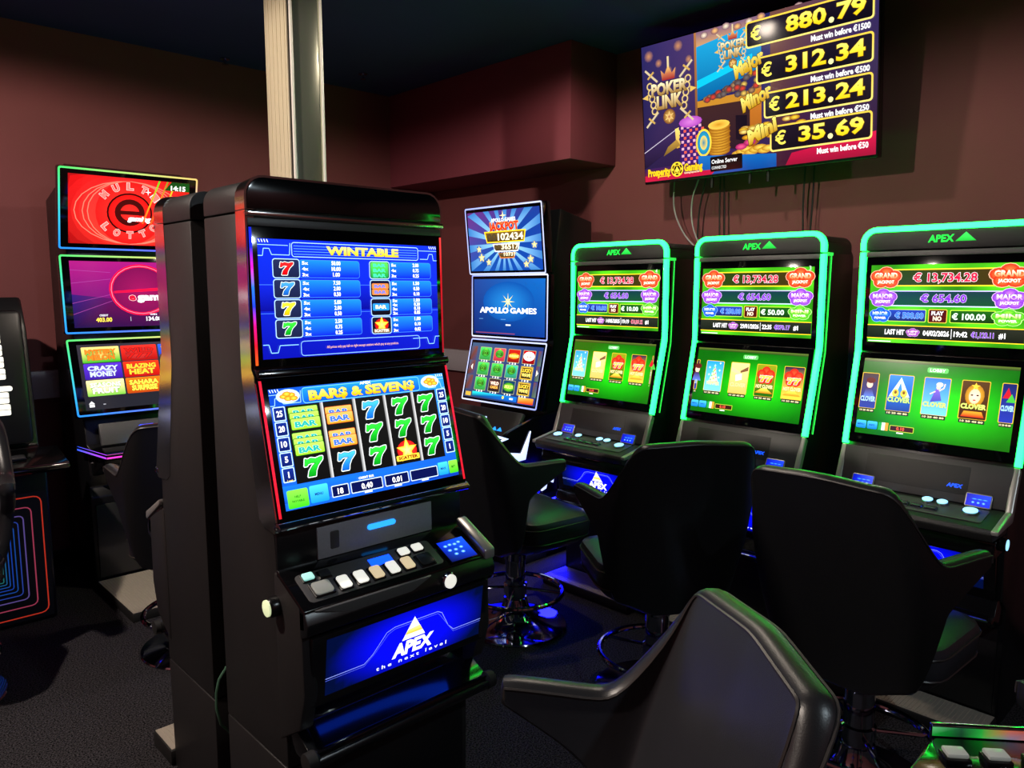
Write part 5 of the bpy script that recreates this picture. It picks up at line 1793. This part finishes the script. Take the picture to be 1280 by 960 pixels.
    rings = [sq(-.18, .18, -.09, .18, .06, .405), sq(-.225, .225, -.10, .24, .07, .43), sq(-.258, .258, -.105, .275, .08, .465), sq(-.262, .262, -.11, .285, .08, .54), sq(-.254, .254, -.11, .276, .08, .563), sq(-.225, .225, -.10, .245, .07, .575), sq(-.12, .12, -.06, .16, .06, .581)]
    st.loft(rings)
    so = st.build('seat', 'leather_seat', t, ang=.8, label='padded black seat')
    MB().tube([(x, y, .537) for x, y in rrpts(-.263, -.111, .263, .286, .08, 4)], .0035, 5, True).build('piping', 'piping', so)
    MB().tube([(x, y, .468) for x, y in rrpts(-.259, -.106, .259, .276, .08, 4)], .0035, 5, True).build('piping', 'piping', so)
    MB().lathe([(.12, .405), (.12, .395), (.055, .385), (.05, .36)], 24).build('seat_mount', 'black_satin', t)
    MB().lathe([(.05, .375), (.052, .33), (.047, .325), (.047, .09), (.043, .085)], 28).build('column', 'chrome', t, label='chrome column')
    MB().lathe([(.243, .0), (.246, .005), (.242, .011), (.225, .014), (.19, .018), (.155, .024), (.12, .034), (.095, .05), (.075, .075), (.062, .105), (.054, .14), (.046, .142)], 64).build('base_disc', 'chrome', t, label='chrome trumpet base')
    ring = [(.225 * math.cos(2 * PI * k / 40), .225 * math.sin(2 * PI * k / 40), .17) for k in range(40)]
    MB().tube(ring, .0115, 10, True).build('foot_ring', 'chrome', t, label='chrome foot ring')
    for k in range(4):
        a = PI / 4 + k * PI / 2
        MB().tube([(.04 * math.cos(a), .04 * math.sin(a), .185), (.222 * math.cos(a), .222 * math.sin(a), .17)], .007, 8).build('spoke', 'chrome', t)
    MB().lathe([(.055, .165), (.055, .205), (.047, .21), (.047, .16)], 24).build('hub', 'chrome', t)
    return t


ch0 = make_chair()
CH = [(.783, .745, 144, 'black tub chair in the foreground with its grey-lit backrest and one arm in view'),
      (2.413, 1.708, 55.6, 'black tub chair seen from behind between the farthest and middle green-lit machines'),
      (2.415, .919, -3, 'black tub chair seen from behind, nearest the rightmost green-lit machine'),
      (2.431, 2.539, -7, 'black tub chair turned sideways in front of the blue-white lit tower'),
      (1.25, 3.37, 72, 'black tub chair at the red lotto machine, half hidden by the turned away cabinet'),
      (.30, 3.57, 245, 'black tub chair cut off by the left edge of the picture'),
      (1.559, .018, 160, 'black tub chair cut off by the right edge, only an arm tip showing')]
for k, (x, y, a, lab) in enumerate(CH):
    o = ch0 if k == 0 else copy_tree(ch0)
    o.location = (x, y, 0)
    o.rotation_euler = (0, 0, math.radians(a - 90))
    o['label'] = lab
    o['category'] = 'chair'
    o['group'] = 'black tub chairs on chrome stools'

# ------------------------------------------------------------------ corner of a button console, bottom right
t = thing('button_console', 'black button console with a colourful reflection painted along a narrow strip in the bottom right corner', 'console', (1.17, .34, 0))
MB().prism([(.0, .0), (.15, -.173), (.0, -.30), (-.20, -.12), (-.105, -.004)], 'z', .90, .95).build('deck', 'black_gloss', t, .006)
MB().prism([(-.03, -.07), (.05, -.16), (-.02, -.22), (-.12, -.11)], 'z', 0, .90).build('pedestal', 'black_satin', t, .01)
c = Cv(100, 10)  # screen reflection on the glossy strip, painted in as faintly glowing colours
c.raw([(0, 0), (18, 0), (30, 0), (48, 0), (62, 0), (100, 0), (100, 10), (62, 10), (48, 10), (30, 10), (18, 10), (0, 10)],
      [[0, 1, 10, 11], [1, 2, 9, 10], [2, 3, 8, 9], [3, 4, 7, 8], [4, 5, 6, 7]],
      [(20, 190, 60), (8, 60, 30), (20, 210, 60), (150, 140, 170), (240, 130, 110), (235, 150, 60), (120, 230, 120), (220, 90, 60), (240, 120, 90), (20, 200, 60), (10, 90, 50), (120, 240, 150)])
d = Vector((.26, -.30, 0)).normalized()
c.build('painted_reflection', 'art', t, (.0, -.0, .9505), d, (0, 0, 1), .225, .014, label='narrow strip with a colourful reflection painted on')
MB().prism([(.0, .0), (.15, -.173), (.157, -.167), (.007, .006)], 'z', .94, .967).build('strip_holder', 'chrome', t, .001)
for x, y in ((-.043, -.043), (-.008, -.084), (.028, -.126), (-.085, -.085), (-.05, -.126)):
    M = Matrix.Translation((x, y, .95)) @ Matrix.Rotation(math.atan2(-.30, .26), 4, 'Z')
    o = MB().box(-.017, .017, -.014, .014, 0, .010).build('button', 'ring_black', t, .002, M=M)
    MB().box(-.0145, .0145, -.0115, .0115, .010, .017).build('button_cap', 'btn_grey', o, .003, M=M)
